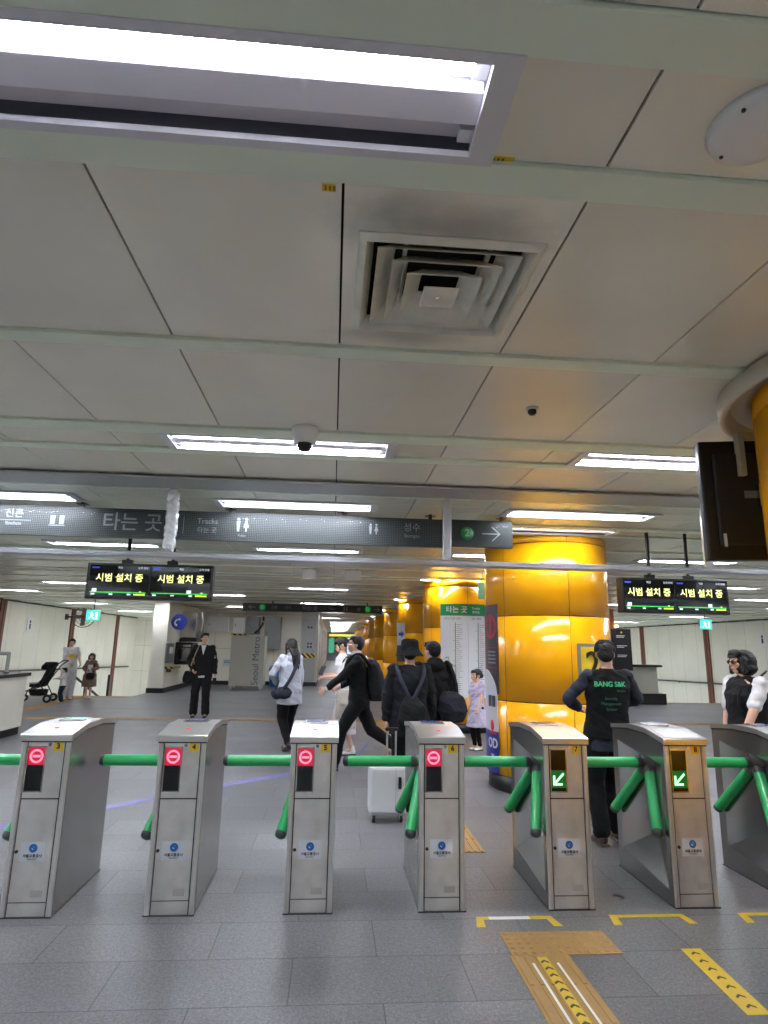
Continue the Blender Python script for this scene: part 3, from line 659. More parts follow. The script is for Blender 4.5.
    if i == 5: t.part('top_reflection_sheet', MB().add([(.02, .0, .9665), (W-.02, .0, .9665), (W-.02, .185, .9952), (.02, .185, .9952), (.02, .0, .969), (W-.02, .0, .969), (W-.02, .185, .998), (.02, .185, .998)], [(0,1,2,3), (4,5,6,7), (0,1,5,4), (1,2,6,5), (2,3,7,6), (3,0,4,7)], M=G), mat('white_reflection', (240, 242, 246), .12), cpi, 'white reflection painted on the front slope')  # white sheet stands in for a bright reflection on the sloping cap
    else:
        q = MB(); q.tube((W/2, .11, .981), (W/2, .11, .9855), .014, n=20, M=G); t.part('status_light', q, mat('status_light_red' if i < 4 else 'status_light_grey', (225, 60, 60) if i < 4 else (220, 220, 220), .3, emit=(255, 40, 40) if i < 4 else None, es=.3), cpi)
    # hub and arms
    hc = Vector((x0+.078, y0+.36, .757)); ax = Vector((-1, 0, -1)).normalized()
    h = MB(); qz = ax.to_track_quat('Z', 'Y').to_matrix().to_4x4(); HM = Matrix.Translation(hc) @ qz
    h.lathe([(0, -.07), (.088, -.07), (.09, -.03), (.07, .005), (.052, .03), (.02, .042), (0, .043)], (0, 0, 0), 36, M=HM)
    hb = t.part('hub', h, mat('hub_steel', (120, 118, 120), .3, .85))
    hs = MB()
    dirs = [Vector((-1, 0, 0)), Vector((-.25, -.612, -.75)), Vector((-.25, .612, -.75))]
    for v in dirs: hs.tube(hc+ax*.0, hc+v*.085, .03, .037, n=20)
    t.part('arm_socket', hs, mat('hub_steel', (96, 94, 96)), hb)
    for v in dirs:
        tip = .50 if v.x < -.9 else .47
        a = MB().tube(hc+v*.083, hc+v*tip, .034, .034, n=28); ai = t.part('arm', a, green_m, None)
        e = MB().lathe([(.0335, 0), (.034, .01), (.030, .024), (.018, .032), (0, .034)], (0, 0, 0), 24, M=Matrix.Translation(hc+v*tip) @ v.to_track_quat('Z', 'Y').to_matrix().to_4x4())
        t.part('end_cap', e, mat('end_cap_grey', (70, 74, 76), .4), ai)
    t.done((x0+W/2, y0+D/2, 0))
for i in range(7): gate(i, -1.775+.775*i)

# ================================================================== FLOOR MARKS
tac_m = mat('tactile_tile', (160, 126, 72), .55, nz=.08, nscale=10); line_m = mat('yellow_tape', (204, 172, 38), .45, nz=.05, nscale=20)
def tact(name, label, x0, y0, x1, y1, dots, step=.3, group=None):
    t = Thing(name, label, 'tactile paving', group); n = MB()
    n.box(x0, y0, .0005, x1, y1, .004); t.part('tile_ground', n, tac_m)
    d = MB()
    if dots:
        nx = int(round((x1-x0)/.0475)); ny = int(round((y1-y0)/.0475))
        for a in range(nx):
            for b in range(ny): c = (x0+(a+.5)*(x1-x0)/nx, y0+(b+.5)*(y1-y0)/ny, 0); d.lathe([(.014, .004), (.010, .008), (0, .008)], c, 10)
    else:
        lx = (x1-x0) < (y1-y0)
        if lx:
            k = 6
            for a in range(k):
                c = x0+(a+.5)*(x1-x0)/k; yy = y0
                while yy < y1-.05: d.box(c-.010, yy+.012, .004, c+.010, min(yy+step, y1)-.012, .008, bev=.002 if y0 < 4 else 0); yy += step
        else:
            for a in range(6):
                c = y0+(a+.5)*(y1-y0)/6; d.box(x0, c-.012, .004, x1, c+.012, .008)
    t.part('raised_studs' if dots else 'raised_bars', d, tac_m); t.done()
tact('tactile_paving', 'dotted tan tactile tiles at the top of the near strip', .95, 3.39, 1.235, 3.645, True)
tact('tactile_paving', 'lone dotted tan tactile tile right of the strip head', 1.238, 3.39, 1.52, 3.645, True)
tact('tactile_paving', 'ribbed tan tactile strip with a chevron tape, at the bottom edge', .935, 1.6, 1.235, 3.387, False)
tact('tactile_paving', 'tan tactile strip leading from behind turnstile 6 into the hall', .9, 4.95, 1.2, 12.94, False)
tact('tactile_paving', 'thin tan tactile line crossing the whole hall behind the people', -6.5, 12.95, 12.0, 13.2, False)
tact('tactile_paving', 'tan tactile strip under the stroller wheels leading to the left stairs', -6.82, 13.2, -6.52, 17.8, False)
tact('tactile_paving', 'tan tactile edge along the head of the left stairs', -9.5, 17.9, -5.55, 18.2, True)
tact('tactile_paving', 'tan tactile edge along the head of the right stairs', 9.7, 17.9, 15.5, 18.2, True)
t = Thing('chevron_tape', 'yellow tape with black chevrons between white lines on the near tactile strip', 'floor tape')
t.part('tape', MB().box(1.062, 1.7, .0085, 1.112, 3.36, .0095), line_m); q = MB()
for k in range(26):
    y = 3.33-k*.063; c = 1.087
    for s_ in (-1, 1): q.add([(c, y, .0098), (c, y-.018, .0098), (c+s_*.02, y-.036, .0098), (c+s_*.02, y-.018, .0098)], [(0, 1, 2, 3)])
t.part('chevrons', q, black_m)
t.part('white_line', MB().box(1.02, 1.7, .0085, 1.032, 3.3, .0095).box(1.142, 1.7, .0085, 1.154, 3.3, .0095), white_m); t.done()
t = Thing('arrow_tape', 'yellow floor tape with dark arrow marks, at the bottom right', 'floor tape')
sh = lambda p: Vector((p.x-(3.43-p.y)*.065, p.y, p.z))
t.part('tape', MB().box(1.845, 2.85, .0005, 1.952, 3.43, .0015).mapv(sh), line_m); q = MB()
for k in range(7):
    y = 3.385-k*.078; c = 1.898
    for s_ in (-1, 1): q.add([(c, y+.014, .0018), (c, y-.004, .0018), (c+s_*.022, y-.022, .0018), (c+s_*.022, y-.006, .0018)], [(0, 1, 2, 3)])
t.part('arrow_marks', q.mapv(sh), mat('brown_ink', (70, 55, 20), .6)); t.done()
for i, (a, b) in enumerate(((.85, 1.325), (1.63, 2.11), (2.41, 2.89))):
    t = Thing('floor_bracket_mark', ['yellow and white bracket mark on the floor before the gap left of turnstile 7', 'yellow bracket mark on the floor before the gap between turnstiles 7 and 8', 'yellow bracket mark cut by the right picture edge'][i], 'floor mark')
    q = MB(); y1, y0 = 3.845, 3.808
    L_ = (b-a)
    if i == 0: q.box(a+.02, y0, .0005, a+.09, y1, .0015).box(b-.15, y0, .0005, b-.03, y1, .0015)
    else: q.box(a+.02, y0, .0005, b-.03, y1, .0015)
    for e, s_ in ((a, 1), (b, -1)): q.prism([(e+s_*.02, y1), (e+s_*.06, y1), (e+s_*.045, 3.715), (e-s_*.005, 3.715)], .0005, .0016, 'z')
    t.part('yellow_tape', q, line_m)
    if i == 0: t.part('white_tape', MB().box(a+.09, y0, .0005, b-.15, y1, .0015), white_m)
    t.done()
t = Thing('floor_line', 'thin purple guide line running diagonally across the hall floor', 'floor line')
pts = [(-3.6, 4.55), (-2.64, 5.64), (-2.0, 6.3), (-1.1, 7.22), (-.22, 8.05), (.35, 8.8), (.62, 10.2)]; q = MB()
for (a, b), (c, d) in zip(pts[:-1], pts[1:]):
    n_ = Vector((-(d-b), c-a)).normalized()*(.055 if b < 8 else .028); q.add([(a-n_.x, b-n_.y, .001), (a+n_.x, b+n_.y, .001), (c+n_.x, d+n_.y, .001), (c-n_.x, d-n_.y, .001)], [(0, 1, 2, 3)])
t.part('line', q, mat('purple_tape', (104, 100, 160), .5)); t.done()
t = Thing('drain_cap', 'small dark round floor cap in front of the gap beside turnstile 8', 'drain cap'); t.part('lid', MB().lathe([(0, .002), (.035, .002), (.036, 0)], (1.83, 4.1, 0), 24), steel_d); t.done()

# ================================================================== PILLAR BOARDS
def wrap(mb, c, R, a): return mb.mapv(lambda p: (c[0]+(R-p.y)*math.cos(a+p.x/R), c[1]+(R-p.y)*math.sin(a+p.x/R), p.z))
def wbox(mb, x0, y0, z0, x1, y1, z1, n=12):
    for k in range(n): mb.box(x0+(x1-x0)*k/n, y0, z0, x0+(x1-x0)*(k+1)/n, y1, z1)
    return mb
c1, c2, c3 = pils[1], pils[2], pils[3]; R = .713; rad = math.radians
W_ = .428; a = rad(-96)
t = Thing('route_map_board', 'white route map board with green header on the second pillar', 'map board')
bb = t.part('board', wrap(wbox(MB(), -W_, -.014, .61, W_, 0, 2.075), c2, R, a), mat('map_white', (212, 218, 224), .4))
t.part('header', wrap(wbox(MB(), -W_, -.016, 2.075, W_, 0, 2.29), c2, R, a), mat('header_green', (16, 140, 84), .4))
q = MB().text('타는 곳', .13, T(-.12, -.018, 2.18), bold=.01).text('Tracks', .06, T(.24, -.018, 2.21)).text('乘车处', .05, T(.24, -.018, 2.14)); t.part('header_lettering', wrap(q, c2, R, a), white_m)
q = MB(); rr = random.Random(3)
for xx in (-.14, .28):
    q.box(xx-.006, -.016, .70, xx+.006, -.014, 1.95)
    for k in range(34):
        z = .72+k*.036; q.box(xx-.02-(.025 if k % 5 == 0 else 0), -.017, z-.004, xx+.008, -.014, z+.004)
q.path([(-.34, -.015, 1.30), (-.28, -.015, 1.33), (-.25, -.015, 1.22), (-.14, -.015, 1.16)], .006); t.part('line_diagram', wrap(q, c2, R, a), mat('map_green', (20, 130, 80), .5), bb)
q = MB()
for xx in (-.14, .28):
    for k in range(34):
        z = .72+k*.036; q.box(xx+.018, -.016, z-.004, xx+.018+.04+.07*rr.random(), -.014, z+.004)
wbox(q, .085, -.0155, .66, .089, -.014, 1.95, 1)
q.text('2호선 신촌 방면', .05, T(-.2, -.0155, 2.02)).text('성수 방면', .05, T(.25, -.0155, 2.02)); t.part('station_names', wrap(q, c2, R, a), mat('map_ink', (110, 116, 128), .5), bb); t.done()
# dark poster and oval board on the big pillar
a = rad(-181); Wp = .29
t = Thing('poster', 'dark poster with a red circle wrapped on the left side of the big pillar', 'poster')
bb = t.part('sheet', wrap(wbox(MB(), -Wp, -.006, 1.0, Wp, 0, 1.99), c1, R, a), mat('poster_dark', (52, 48, 58), .35))
q = MB(); q.lathe([(.10, 0), (.14, 0)], (0, 0, 0), 32, M=Matrix.Translation((.13, -.0075, 1.74)) @ VT); q.box(.1, -.0075, 1.64, .16, -.0065, 1.84); wbox(q, .0, -.0075, 1.28, .27, -.0065, 1.288, 6); wbox(q, .0, -.0075, 1.50, .27, -.0065, 1.508, 6)
t.part('red_print', wrap(q, c1, R, a), mat('poster_red', (170, 30, 50), .4), bb)
q = MB()
for k in range(4): wbox(q, .04, -.0075, 1.33+k*.04, .24, -.0065, 1.345+k*.04, 4)
t.part('small_print', wrap(q, c1, R, a), mat('poster_ink', (150, 150, 158), .4), bb); t.done()
t = Thing('advert_board', 'tall round-topped blue and white advert board on the big pillar, left side', 'advert board')
n = 20; Wo = .31
def ovalpanel(z0, z1, off, th):
    m = MB()
    for k in range(n):
        xa = -Wo+2*Wo*k/n; xb = -Wo+2*Wo*(k+1)/n
        def top(x): return min(z1, .95+.31*math.sqrt(max(0, 1-(x/Wo)**2)))
        za, zb_ = max(z0, top(xa)), max(z0, top(xb))
        if za > z0+.002 or zb_ > z0+.002: m.add([(xa, off, z0), (xb, off, z0), (xb, off, zb_), (xa, off, za), (xa, off-th, z0), (xb, off-th, z0), (xb, off-th, zb_), (xa, off-th, za)], [(0,1,2,3), (4,5,6,7), (0,1,5,4), (1,2,6,5), (2,3,7,6), (3,0,4,7)])
    return m
a = rad(-184)
bb = t.part('upper_sheet', wrap(ovalpanel(.60, 1.3, -.007, .006), c1, R, a), mat('advert_white', (205, 208, 214), .35)); lb = t.part('lower_sheet', wrap(ovalpanel(.17, .60, -.007, .006), c1, R, a), mat('advert_blue', (20, 50, 150), .35))
q = MB(); wbox(q, .1, -.0145, .86, .19, -.0135, .98, 3); wbox(q, .2, -.0145, .86, .27, -.0135, .98, 3); t.part('picture', wrap(q, c1, R, a), mat('advert_picture', (60, 62, 80), .4), bb)
q = MB(); q.ball((.19, -.013, .66), (.045, .006, .06), 12, 8); wbox(q, .1, -.0145, .57, .28, -.0135, .60, 3); t.part('red_figure', wrap(q, c1, R, a), mat('advert_red', (190, 40, 50), .4), bb)
q = MB().text('OD', .14, T(.19, -.0145, .47), bold=.03); q.prism([(.15, .36), (.23, .36), (.19, .30)], -.0145, -.0135, 'y'); t.part('lettering', wrap(q, c1, R, a), white_m, lb); t.done()
a = rad(-65); Wn = .235
t = Thing('exit_number_sign', 'yellow 2 sign in a grey frame on the big pillar, behind the capped man', 'sign')
bb = t.part('frame', wrap(wbox(MB(), -Wn, -.012, 1.09, Wn, 0, 1.565), c1, R, a), mat('grey_frame', (130, 126, 112), .4)); t.part('face', wrap(wbox(MB(), -Wn+.035, -.014, 1.125, Wn-.035, -.011, 1.53), c1, R, a), yellow_m, bb)
a2 = a-.09; NM = Matrix.Translation((c1[0]+(R+.026)*math.cos(a2), c1[1]+(R+.026)*math.sin(a2), 1.33)) @ Matrix.Rotation(a2+PI/2, 4, 'Z'); t.part('numeral', MB().text('2', .40, NM, depth=.008), black_m, bb); t.done()
a = rad(-158)
t = Thing('arrow_sign', 'white sign with a blue arrow over a dark lower panel, on the third pillar', 'sign')
bb = t.part('face', wrap(wbox(MB(), -.3, -.012, 1.54, .2, 0, 2.12), c3, R, a), white_m); q = MB(); wbox(q, -.1, -.015, 1.78, .08, -.013, 1.86, 4); q.prism([(.07, 1.72), (.07, 1.92), (.18, 1.82)], -.015, -.013, 'y'); t.part('arrow', wrap(q, c3, R, a), mat('arrow_blue', (30, 90, 190), .4), bb)
t.part('lower_panel', wrap(wbox(MB(), -.3, -.012, 1.10, .2, 0, 1.52), c3, R, a), mat('dark_panel', (45, 48, 54), .4)); t.done()
t = Thing('hanging_plate', 'small pale green glass plate hanging below the screen rail before the pillars', 'plate')
t.part('plate', MB().box(1.205, 5.08, 1.90, 1.26, 5.1, 2.04), mat('plate_green', (120, 175, 140), .3)); t.part('hook', MB().tube((1.232, 5.09, 2.04), (1.232, 4.985, 2.17), .004, n=8), steel_s); t.done()

# ================================================================== HALL FITTINGS
def post(x, y, z0, lab):
    t = Thing('wall_post', lab, 'wall post'); s_ = 1 if x < 0 else -1
    t.part('board', MB().box(x, y-.17, z0, x+s_*.06, y+.17, 2.70), mat('brown_post', (120, 70, 48), .45, nz=.1, nscale=5)); t.part('edge', MB().box(x+s_*.06, y-.02, z0, x+s_*.075, y+.02, 2.70), mat('brown_edge', (90, 50, 34), .5)); t.done()
for i, y in enumerate((20.4, 25.8, 31.0)):
    post(-10.4, y, -3, ['brown wall post at the far left edge of the stair wall', 'brown wall post right behind the wall fan', 'third and farthest brown post of the left stair wall'][i])
for i, y in enumerate((25.6, 31.2)):
    post(16.0, y, -.9 if i == 0 else -3, ['brown wall post right of the exit sign on the right stair wall', 'brown wall post seen above the right counter'][i])
t = Thing('wall_trim_rail', 'dark trim rail at the top of the left stair wall', 'trim'); t.part('rail', MB().box(-10.4, 18, 2.70, -10.36, 34, 2.745), steel_d); t.part('cap', MB().box(-10.38, 18, 2.69, -10.35, 34, 2.70), steel_d); t.done()
t = Thing('wall_trim_rail', 'dark trim rail at the top of the right stair wall', 'trim'); t.part('rail', MB().box(15.96, 18, 2.70, 16, 34, 2.745), steel_d); t.part('cap', MB().box(15.95, 18, 2.69, 15.98, 34, 2.70), steel_d); t.done()
def handrail(pts, lab, brackets):
    t = Thing('handrail', lab, 'handrail'); t.part('rail', MB().path(pts, .035), mat('dark_rail', (60, 52, 46), .4)); q = MB()
    for b, e in brackets: q.tube(b, e, .02, n=8)
    t.part('bracket', q, steel_d); t.done()
handrail([(-10.3, 18.6, .55), (-10.3, 33, .25)], 'dark handrail along the left stair wall', [((-10.3, 22, .48), (-10.4, 22, .4)), ((-10.3, 28, .35), (-10.4, 28, .3))])
handrail([(-7.4, 18.6, .62), (-7.0, 20.5, -.35)], 'short sloping handrail at the stair head behind the mother', [((-7.2, 19.3, .2), (-7.2, 19.3, -.6))])
handrail([(15.9, 19, .35), (15.9, 33.5, .05)], 'dark handrail along the right stair wall', [((15.9, 22, .28), (16, 22, .2)), ((15.9, 28, .17), (16, 28, .1))])
handrail([(12.3, 18.9, -.05), (13.7, 18.9, .95)], 'diagonal handrail at the right stair head behind the bob-haired woman', [((12.6, 18.9, .16), (12.6, 18.9, -1)), ((13.5, 18.9, .8), (13.5, 18.9, -1))])
t = Thing('stair_post', 'dark short post standing in the left stairwell', 'post'); t.part('post', MB().box(-7.66, 22.5, -2.5, -7.58, 22.6, .36), steel_d); t.part('foot', MB().box(-7.70, 22.46, -2.52, -7.54, 22.64, -2.5), steel_d); t.done()
# exit signs
def exit_sign(x, y, z, lab):
    t = Thing('exit_sign', lab, 'exit sign'); t.part('case', MB().box(x-.14, y, z-.11, x+.14, y+.05, z+.11, bev=.006), white_m)
    f = t.part('face', MB().box(x-.132, y-.004, z-.102, x+.132, y, z+.102), mat('exit_green_lit', (60, 200, 180), .4, emit=(70, 225, 205), es=.3))
    q = MB(); q.ball((x-.03, y-.005, z+.055), (.018, .003, .018), 10, 8); q.prism([(x-.06, z+.03), (x+.01, z+.035), (x+.0, z-.03), (x+.04, z-.07), (x+.02, z-.08), (x-.03, z-.03), (x-.07, z-.07), (x-.085, z-.06), (x-.04, z-.01)], y-.006, y-.004, 'y'); q.box(x+.05, y-.006, z-.08, x+.09, y-.004, z+.07); t.part('running_man', q, mat('exit_white_lit', (240, 255, 255), .4, emit=(230, 255, 250), es=.4), f)
    t.part('hanger', MB().tube((x, y+.025, z+.11), (x, y+.025, CH), .01, n=8), steel_d); t.done()
exit_sign(-4.85, 13.0, 2.0, 'glowing exit sign beside the wall fan on the left'); exit_sign(8.13, 13.0, 2.09, 'glowing exit sign hanging before the right stair wall')
# fan
fc = Vector((-9.75, 25.2, 2.40)); FM = Matrix.Translation(fc) @ Matrix.Rotation(rad(14), 4, 'Z') @ Matrix.Rotation(rad(72), 4, 'X')
t = Thing('wall_fan', 'caged fan on a bracket by the left exit sign', 'fan'); q = MB()
for r in (.40, .28, .16): 
    for k in range(28): a_, b_ = 2*PI*k/28, 2*PI*(k+1)/28; q.tube((r*math.cos(a_), r*math.sin(a_), -.07), (r*math.cos(b_), r*math.sin(b_), -.07), .008, n=5, M=FM)
for k in range(28): a_, b_ = 2*PI*k/28, 2*PI*(k+1)/28; q.tube((.42*math.cos(a_), .42*math.sin(a_), 0), (.42*math.cos(b_), .42*math.sin(b_), 0), .016, n=6, M=FM)
for k in range(20): a_ = 2*PI*k/20; q.tube((.05*math.cos(a_), .05*math.sin(a_), -.09), (.42*math.cos(a_), .42*math.sin(a_), 0), .005, n=5, M=FM)
t.part('cage', q, mat('fan_cage', (110, 90, 84), .4, .4)); q = MB()
for k in range(4):
    a_ = PI/2*k; RB = FM @ Matrix.Rotation(a_, 4, 'Z') @ Matrix.Rotation(.4, 4, 'X'); q.box(.05, -.09, -.006, .36, .09, .006, M=RB, bev=.003)
t.part('blades', q, mat('fan_blade', (120, 120, 122), .35, .6)); t.part('motor', MB().ball((0, 0, -.02), (.08, .08, .1), M=FM), mat('fan_hub', (150, 50, 40), .4)); t.part('bracket', MB().box(-10.4, 25.17, 2.36, -9.8, 25.23, 2.42).box(-10.4, 25.08, 2.28, -10.36, 25.32, 2.5), steel_d); t.done()
for lab, x, y in (('small white notice on the left stair wall', -10.38, 22.3), ('small white notice on the right stair wall', 15.98, 22.1)):
    t = Thing('wall_notice', lab, 'notice'); s_ = 1 if x < 0 else -1; t.part('sheet', MB().box(x, y-.2, 1.75, x+s_*.01, y+.2, 2.25), white_m); q = MB(); q.ball((x+s_*.012, y, 2.1), (.004, .06, .05), 10, 8); q.box(x+s_*.010, y-.05, 1.85, x+s_*.014, y+.05, 2.03); t.part('figure_mark', q, steel_d); t.done()
# left counter
t = Thing('service_counter', 'cream service counter with black top cut by the left picture edge', 'counter')
t.part('body', MB().box(-6.8, 7.6, .12, -5.02, 10.95, .91), mat('counter_cream', (196, 196, 182), .4, nz=.05, nscale=2)); t.part('plinth', MB().box(-6.8, 7.6, 0, -5.04, 10.93, .12), base_m); t.part('worktop', MB().box(-6.85, 7.55, .91, -4.98, 11.0, .965, bev=.008), mat('counter_top', (46, 46, 48), .25)); t.done()
t = Thing('counter_rail', 'bent grey metal rail on the left counter top', 'rail'); t.part('rail_tube', MB().path([(-6.2, 10.7, 1.27), (-5.24, 10.7, 1.27), (-5.24, 10.7, .966)], .03), mat('rail_grey', (130, 132, 130), .4, .4)); t.part('foot', MB().tube((-5.24, 10.7, .965), (-5.24, 10.7, .98), .045), steel_d); t.done()
# right counter, directory, copper box
t = Thing('service_counter', 'pale counter with dark top, right of the big pillar', 'counter')
t.part('body', MB().box(8.3, 17.8, .3, 9.5, 18.3, 1.04), mat('counter_cream', (196, 196, 182))); t.part('plinth', MB().box(8.25, 17.6, 0, 9.62, 18.3, .3), base_m); t.part('worktop', MB().box(8.25, 17.7, 1.04, 9.62, 18.33, 1.10), mat('counter_top', (46, 46, 48))); t.done()
t = Thing('directory_board', 'black directory board with small white lines, right of the big pillar', 'directory board')
bb = t.part('board', MB().box(7.95, 17.2, .95, 8.48, 17.3, 2.10), base_m); q = MB()
for z in (1.9, 1.86, 1.62, 1.58, 1.36, 1.32): q.box(8.05, 17.195, z, 8.05+.2+.15*random.random(), 17.2, z+.018)
t.part('print', q, white_m, bb); q = MB(); q.ball((8.2, 17.195, 2.0), (.03, .004, .03), 12, 8); t.part('emblem', q, yellow_m, bb); t.part('stand', MB().box(8.1, 17.22, 0, 8.3, 17.28, .95).box(7.95, 17.1, 0, 8.5, 17.4, .03), base_m); t.done()
t = Thing('shop_pillar', 'copper-coloured shop pillar head behind the directory board', 'pillar'); t.part('cladding', MB().box(7.9, 18.45, 1.1, 8.6, 18.95, CH-.015, bev=.02), mat('copper_paint', (196, 120, 84), .35, .2)); t.part('foot', MB().box(7.92, 18.47, 0, 8.58, 18.93, 1.1), base_m)
t.part('spot_lamp', MB().ball((8.64, 18.4, 2.22), (.06, .06, .04)), mat('warm_lamp', (255, 220, 170), .4, emit=(255, 215, 160), es=2)); t.done()

# alcove: machines and boxes on the walls
t = Thing('machine_cabinet', 'tall grey wheeled cabinet lettered Seoul Metro, hazard strip on top', 'cabinet')
bb = t.part('body', MB().box(-3.38, 21.3, .12, -2.26, 22.1, 1.76, bev=.01), mat('cabinet_grey', (178, 178, 166), .4, .2)); q = MB().text('Seoul Metro', .33, T(0, 0, 0)); 
RM = Matrix.Translation((-2.53, 21.295, .94)) @ Matrix.Rotation(-PI/2, 4, 'Y'); q = MB().text('Seoul Metro', .315, RM); t.part('lettering', q, mat('lettering_slate', (84, 96, 120), .5), bb)
t.part('hazard_strip', MB().box(-3.4, 21.28, 1.76, -2.9, 21.8, 1.82), hazard_m); q = MB()
for x in (-3.3, -2.36):
    for y in (21.38, 22.0): q.tube((x-.03, y, .06), (x+.03, y, .06), .06, n=16); q.box(x-.04, y-.04, .1, x+.04, y+.04, .13)
t.part('caster', q, white_m); t.done()
def wallbox(name, lab, cat, x0, y0, z0, x1, y1, z1, m, front='door', fm=None):
    t = Thing(name, lab, cat); t.part('case', MB().box(x0, y0, z0, x1, y1, z1, bev=.012), m); w_ = min(.06, (x1-x0)*.15)
    t.part(front, MB().box(x0+w_, y0-.008, z0+w_, x1-w_, y0, z1-w_, bev=.003), fm or m); t.part('fastener', MB().box(x0+w_*1.3, y0-.02, (z0+z1)/2-.03, x0+w_*1.7, y0-.008, (z0+z1)/2+.03), steel_d); t.done()
wallbox('wall_board', 'wide white board high on the alcove wall behind the jacketed man', 'board', -4.72, 23.8, 1.90, -3.92, 23.9, 2.46, white_m, 'sheet')
wallbox('wall_box', 'white upright box above the wheeled cabinet', 'box', -3.72, 23.6, 1.85, -3.28, 23.9, 2.46, white_m)
wallbox('electric_box', 'left grey electric box above the wheeled cabinet', 'electric box', -3.22, 23.6, 1.85, -2.75, 23.9, 2.50, mat('box_grey', (128, 130, 128), .4, .3))
wallbox('electric_box', 'right grey electric box above the wheeled cabinet', 'electric box', -2.55, 23.6, 1.3, -1.95, 23.895, 2.50, mat('box_grey', (128, 130, 128)))
t = Thing('cable_duct', 'black cable bundle between the two electric boxes', 'cable'); t.part('cable', MB().path([(-2.6, 23.55, 2.5), (-2.62, 23.5, 2.2), (-2.75, 23.5, 2.0), (-2.9, 23.55, 1.9)], .035), black_m); t.part('cable_tie', MB().tube((-2.61, 23.525, 2.33), (-2.615, 23.52, 2.29), .045, n=12), white_m); t.done()
t = Thing('wall_notice', 'small pale notice on the alcove wall left of the wheeled cabinet', 'notice'); t.part('sheet', MB().box(-4.05, 23.885, .66, -3.72, 23.9, .92), mat('pale_blue', (190, 205, 210), .5)); t.part('print', MB().box(-4.0, 23.88, .84, -3.8, 23.885, .86).box(-4.0, 23.88, .78, -3.77, 23.885, .80), steel_d); t.done()
t = Thing('waste_bin', 'blue waste bin with grey lid beside the wheeled cabinet', 'bin'); t.part('bin_body', MB().lathe([(0, 0), (.15, 0), (.18, .55), (0, .55)], (-2.05, 23.0, 0), 28), mat('bin_blue', (30, 100, 180), .4)); t.part('lid', MB().lathe([(0, .55), (.19, .55), (.19, .66), (.14, .74), (0, .76)], (-2.05, 23.0, 0), 28), mat('bin_lid', (110, 120, 130), .4)); t.done()
t = Thing('phone_sign', 'round blue telephone sign on the cream pier', 'sign'); q = MB(); disc(q, -4.80, 19.95, 2.12, 0, .24, .06); t.part('disc', q, mat('phone_blue', (24, 50, 150), .35)); q = MB(); q.path([(-4.90, 19.885, 2.02), (-4.93, 19.885, 2.10), (-4.88, 19.885, 2.18), (-4.80, 19.885, 2.20)], .022); q.ball((-4.79, 19.885, 2.2), .04); q.ball((-4.88, 19.885, 2.02), .04); t.part('handset_mark', q, white_m); t.part('arm', MB().box(-5.05, 19.9, 2.09, -4.95, 19.93, 2.15), steel_d); t.done()
t = Thing('duct_unit', 'silver ventilation unit high on the pier side', 'duct'); t.part('casing', MB().box(-5.04, 21.2, 1.62, -4.52, 22.4, 2.5, bev=.04), steel_s); t.part('pipe', MB().path([(-4.45, 21.3, 2.5), (-4.38, 21.3, 2.2), (-4.42, 21.3, 1.9), (-4.5, 21.5, 1.7)], .05), steel_p); t.part('dark_band', MB().box(-5.04, 21.15, 1.52, -4.48, 22.4, 1.62), black_m); t.done()
t = Thing('telephone_booth', 'black framed payphone hood on the pier side', 'telephone'); q = MB(); q.box(-5.04, 20.7, .82, -4.5, 20.78, 1.50, bev=.03); q2 = MB()
q2.box(-5.04, 20.7, 1.42, -4.5, 21.5, 1.50, bev=.02).box(-5.04, 20.7, .80, -4.5, 21.5, .86, bev=.02).box(-5.04, 20.7, .82, -4.98, 21.5, 1.46).box(-4.56, 20.7, .82, -4.5, 21.5, 1.46, bev=.02)
t.part('hood', q2, black_m); t.part('telephone_body', MB().box(-4.97, 20.95, .87, -4.60, 21.3, 1.36, bev=.03), steel_s); t.part('handset', MB().box(-4.93, 20.90, .95, -4.87, 20.95, 1.3, bev=.02), black_m); t.done()
t = Thing('intercom_panel', 'grey intercom panel on the pier side', 'panel'); t.part('plate', MB().box(-5.04, 19.5, .88, -4.98, 20.3, 1.46, bev=.008), mat('box_grey', (128, 130, 128))); t.part('button_unit', MB().box(-4.98, 19.75, 1.15, -4.93, 20.05, 1.35, bev=.01), white_m); t.done()
t = Thing('hazard_shelf', 'small black and yellow striped ledge below the intercom', 'ledge'); t.part('ledge', MB().box(-5.04, 19.62, .70, -4.80, 20.6, .77), hazard_m); t.part('bracket', MB().box(-5.04, 19.8, .60, -4.9, 19.84, .70), steel_d); t.done()
t = Thing('service_door', 'grey steel service door with small marks at the corridor corner', 'door'); t.part('leaf', MB().box(-1.15, 23.665, .16, -.64, 23.698, 2.45, bev=.004), mat('door_grey', (158, 160, 160), .3, .4)); q = MB()
for z in (2.1, 1.5, 1.38): q.box(-.95, 23.66, z, -.88, 23.67, z+.07); q.box(-.84, 23.66, z, -.77, 23.67, z+.07)
t.part('marks', q, steel_d); t.part('hazard_strip', MB().box(-1.15, 23.6, 1.02, -.64, 23.67, 1.18), hazard_m); t.part('handle', MB().box(-.72, 23.6, 1.25, -.70, 23.67, 1.35), steel_s); t.done()
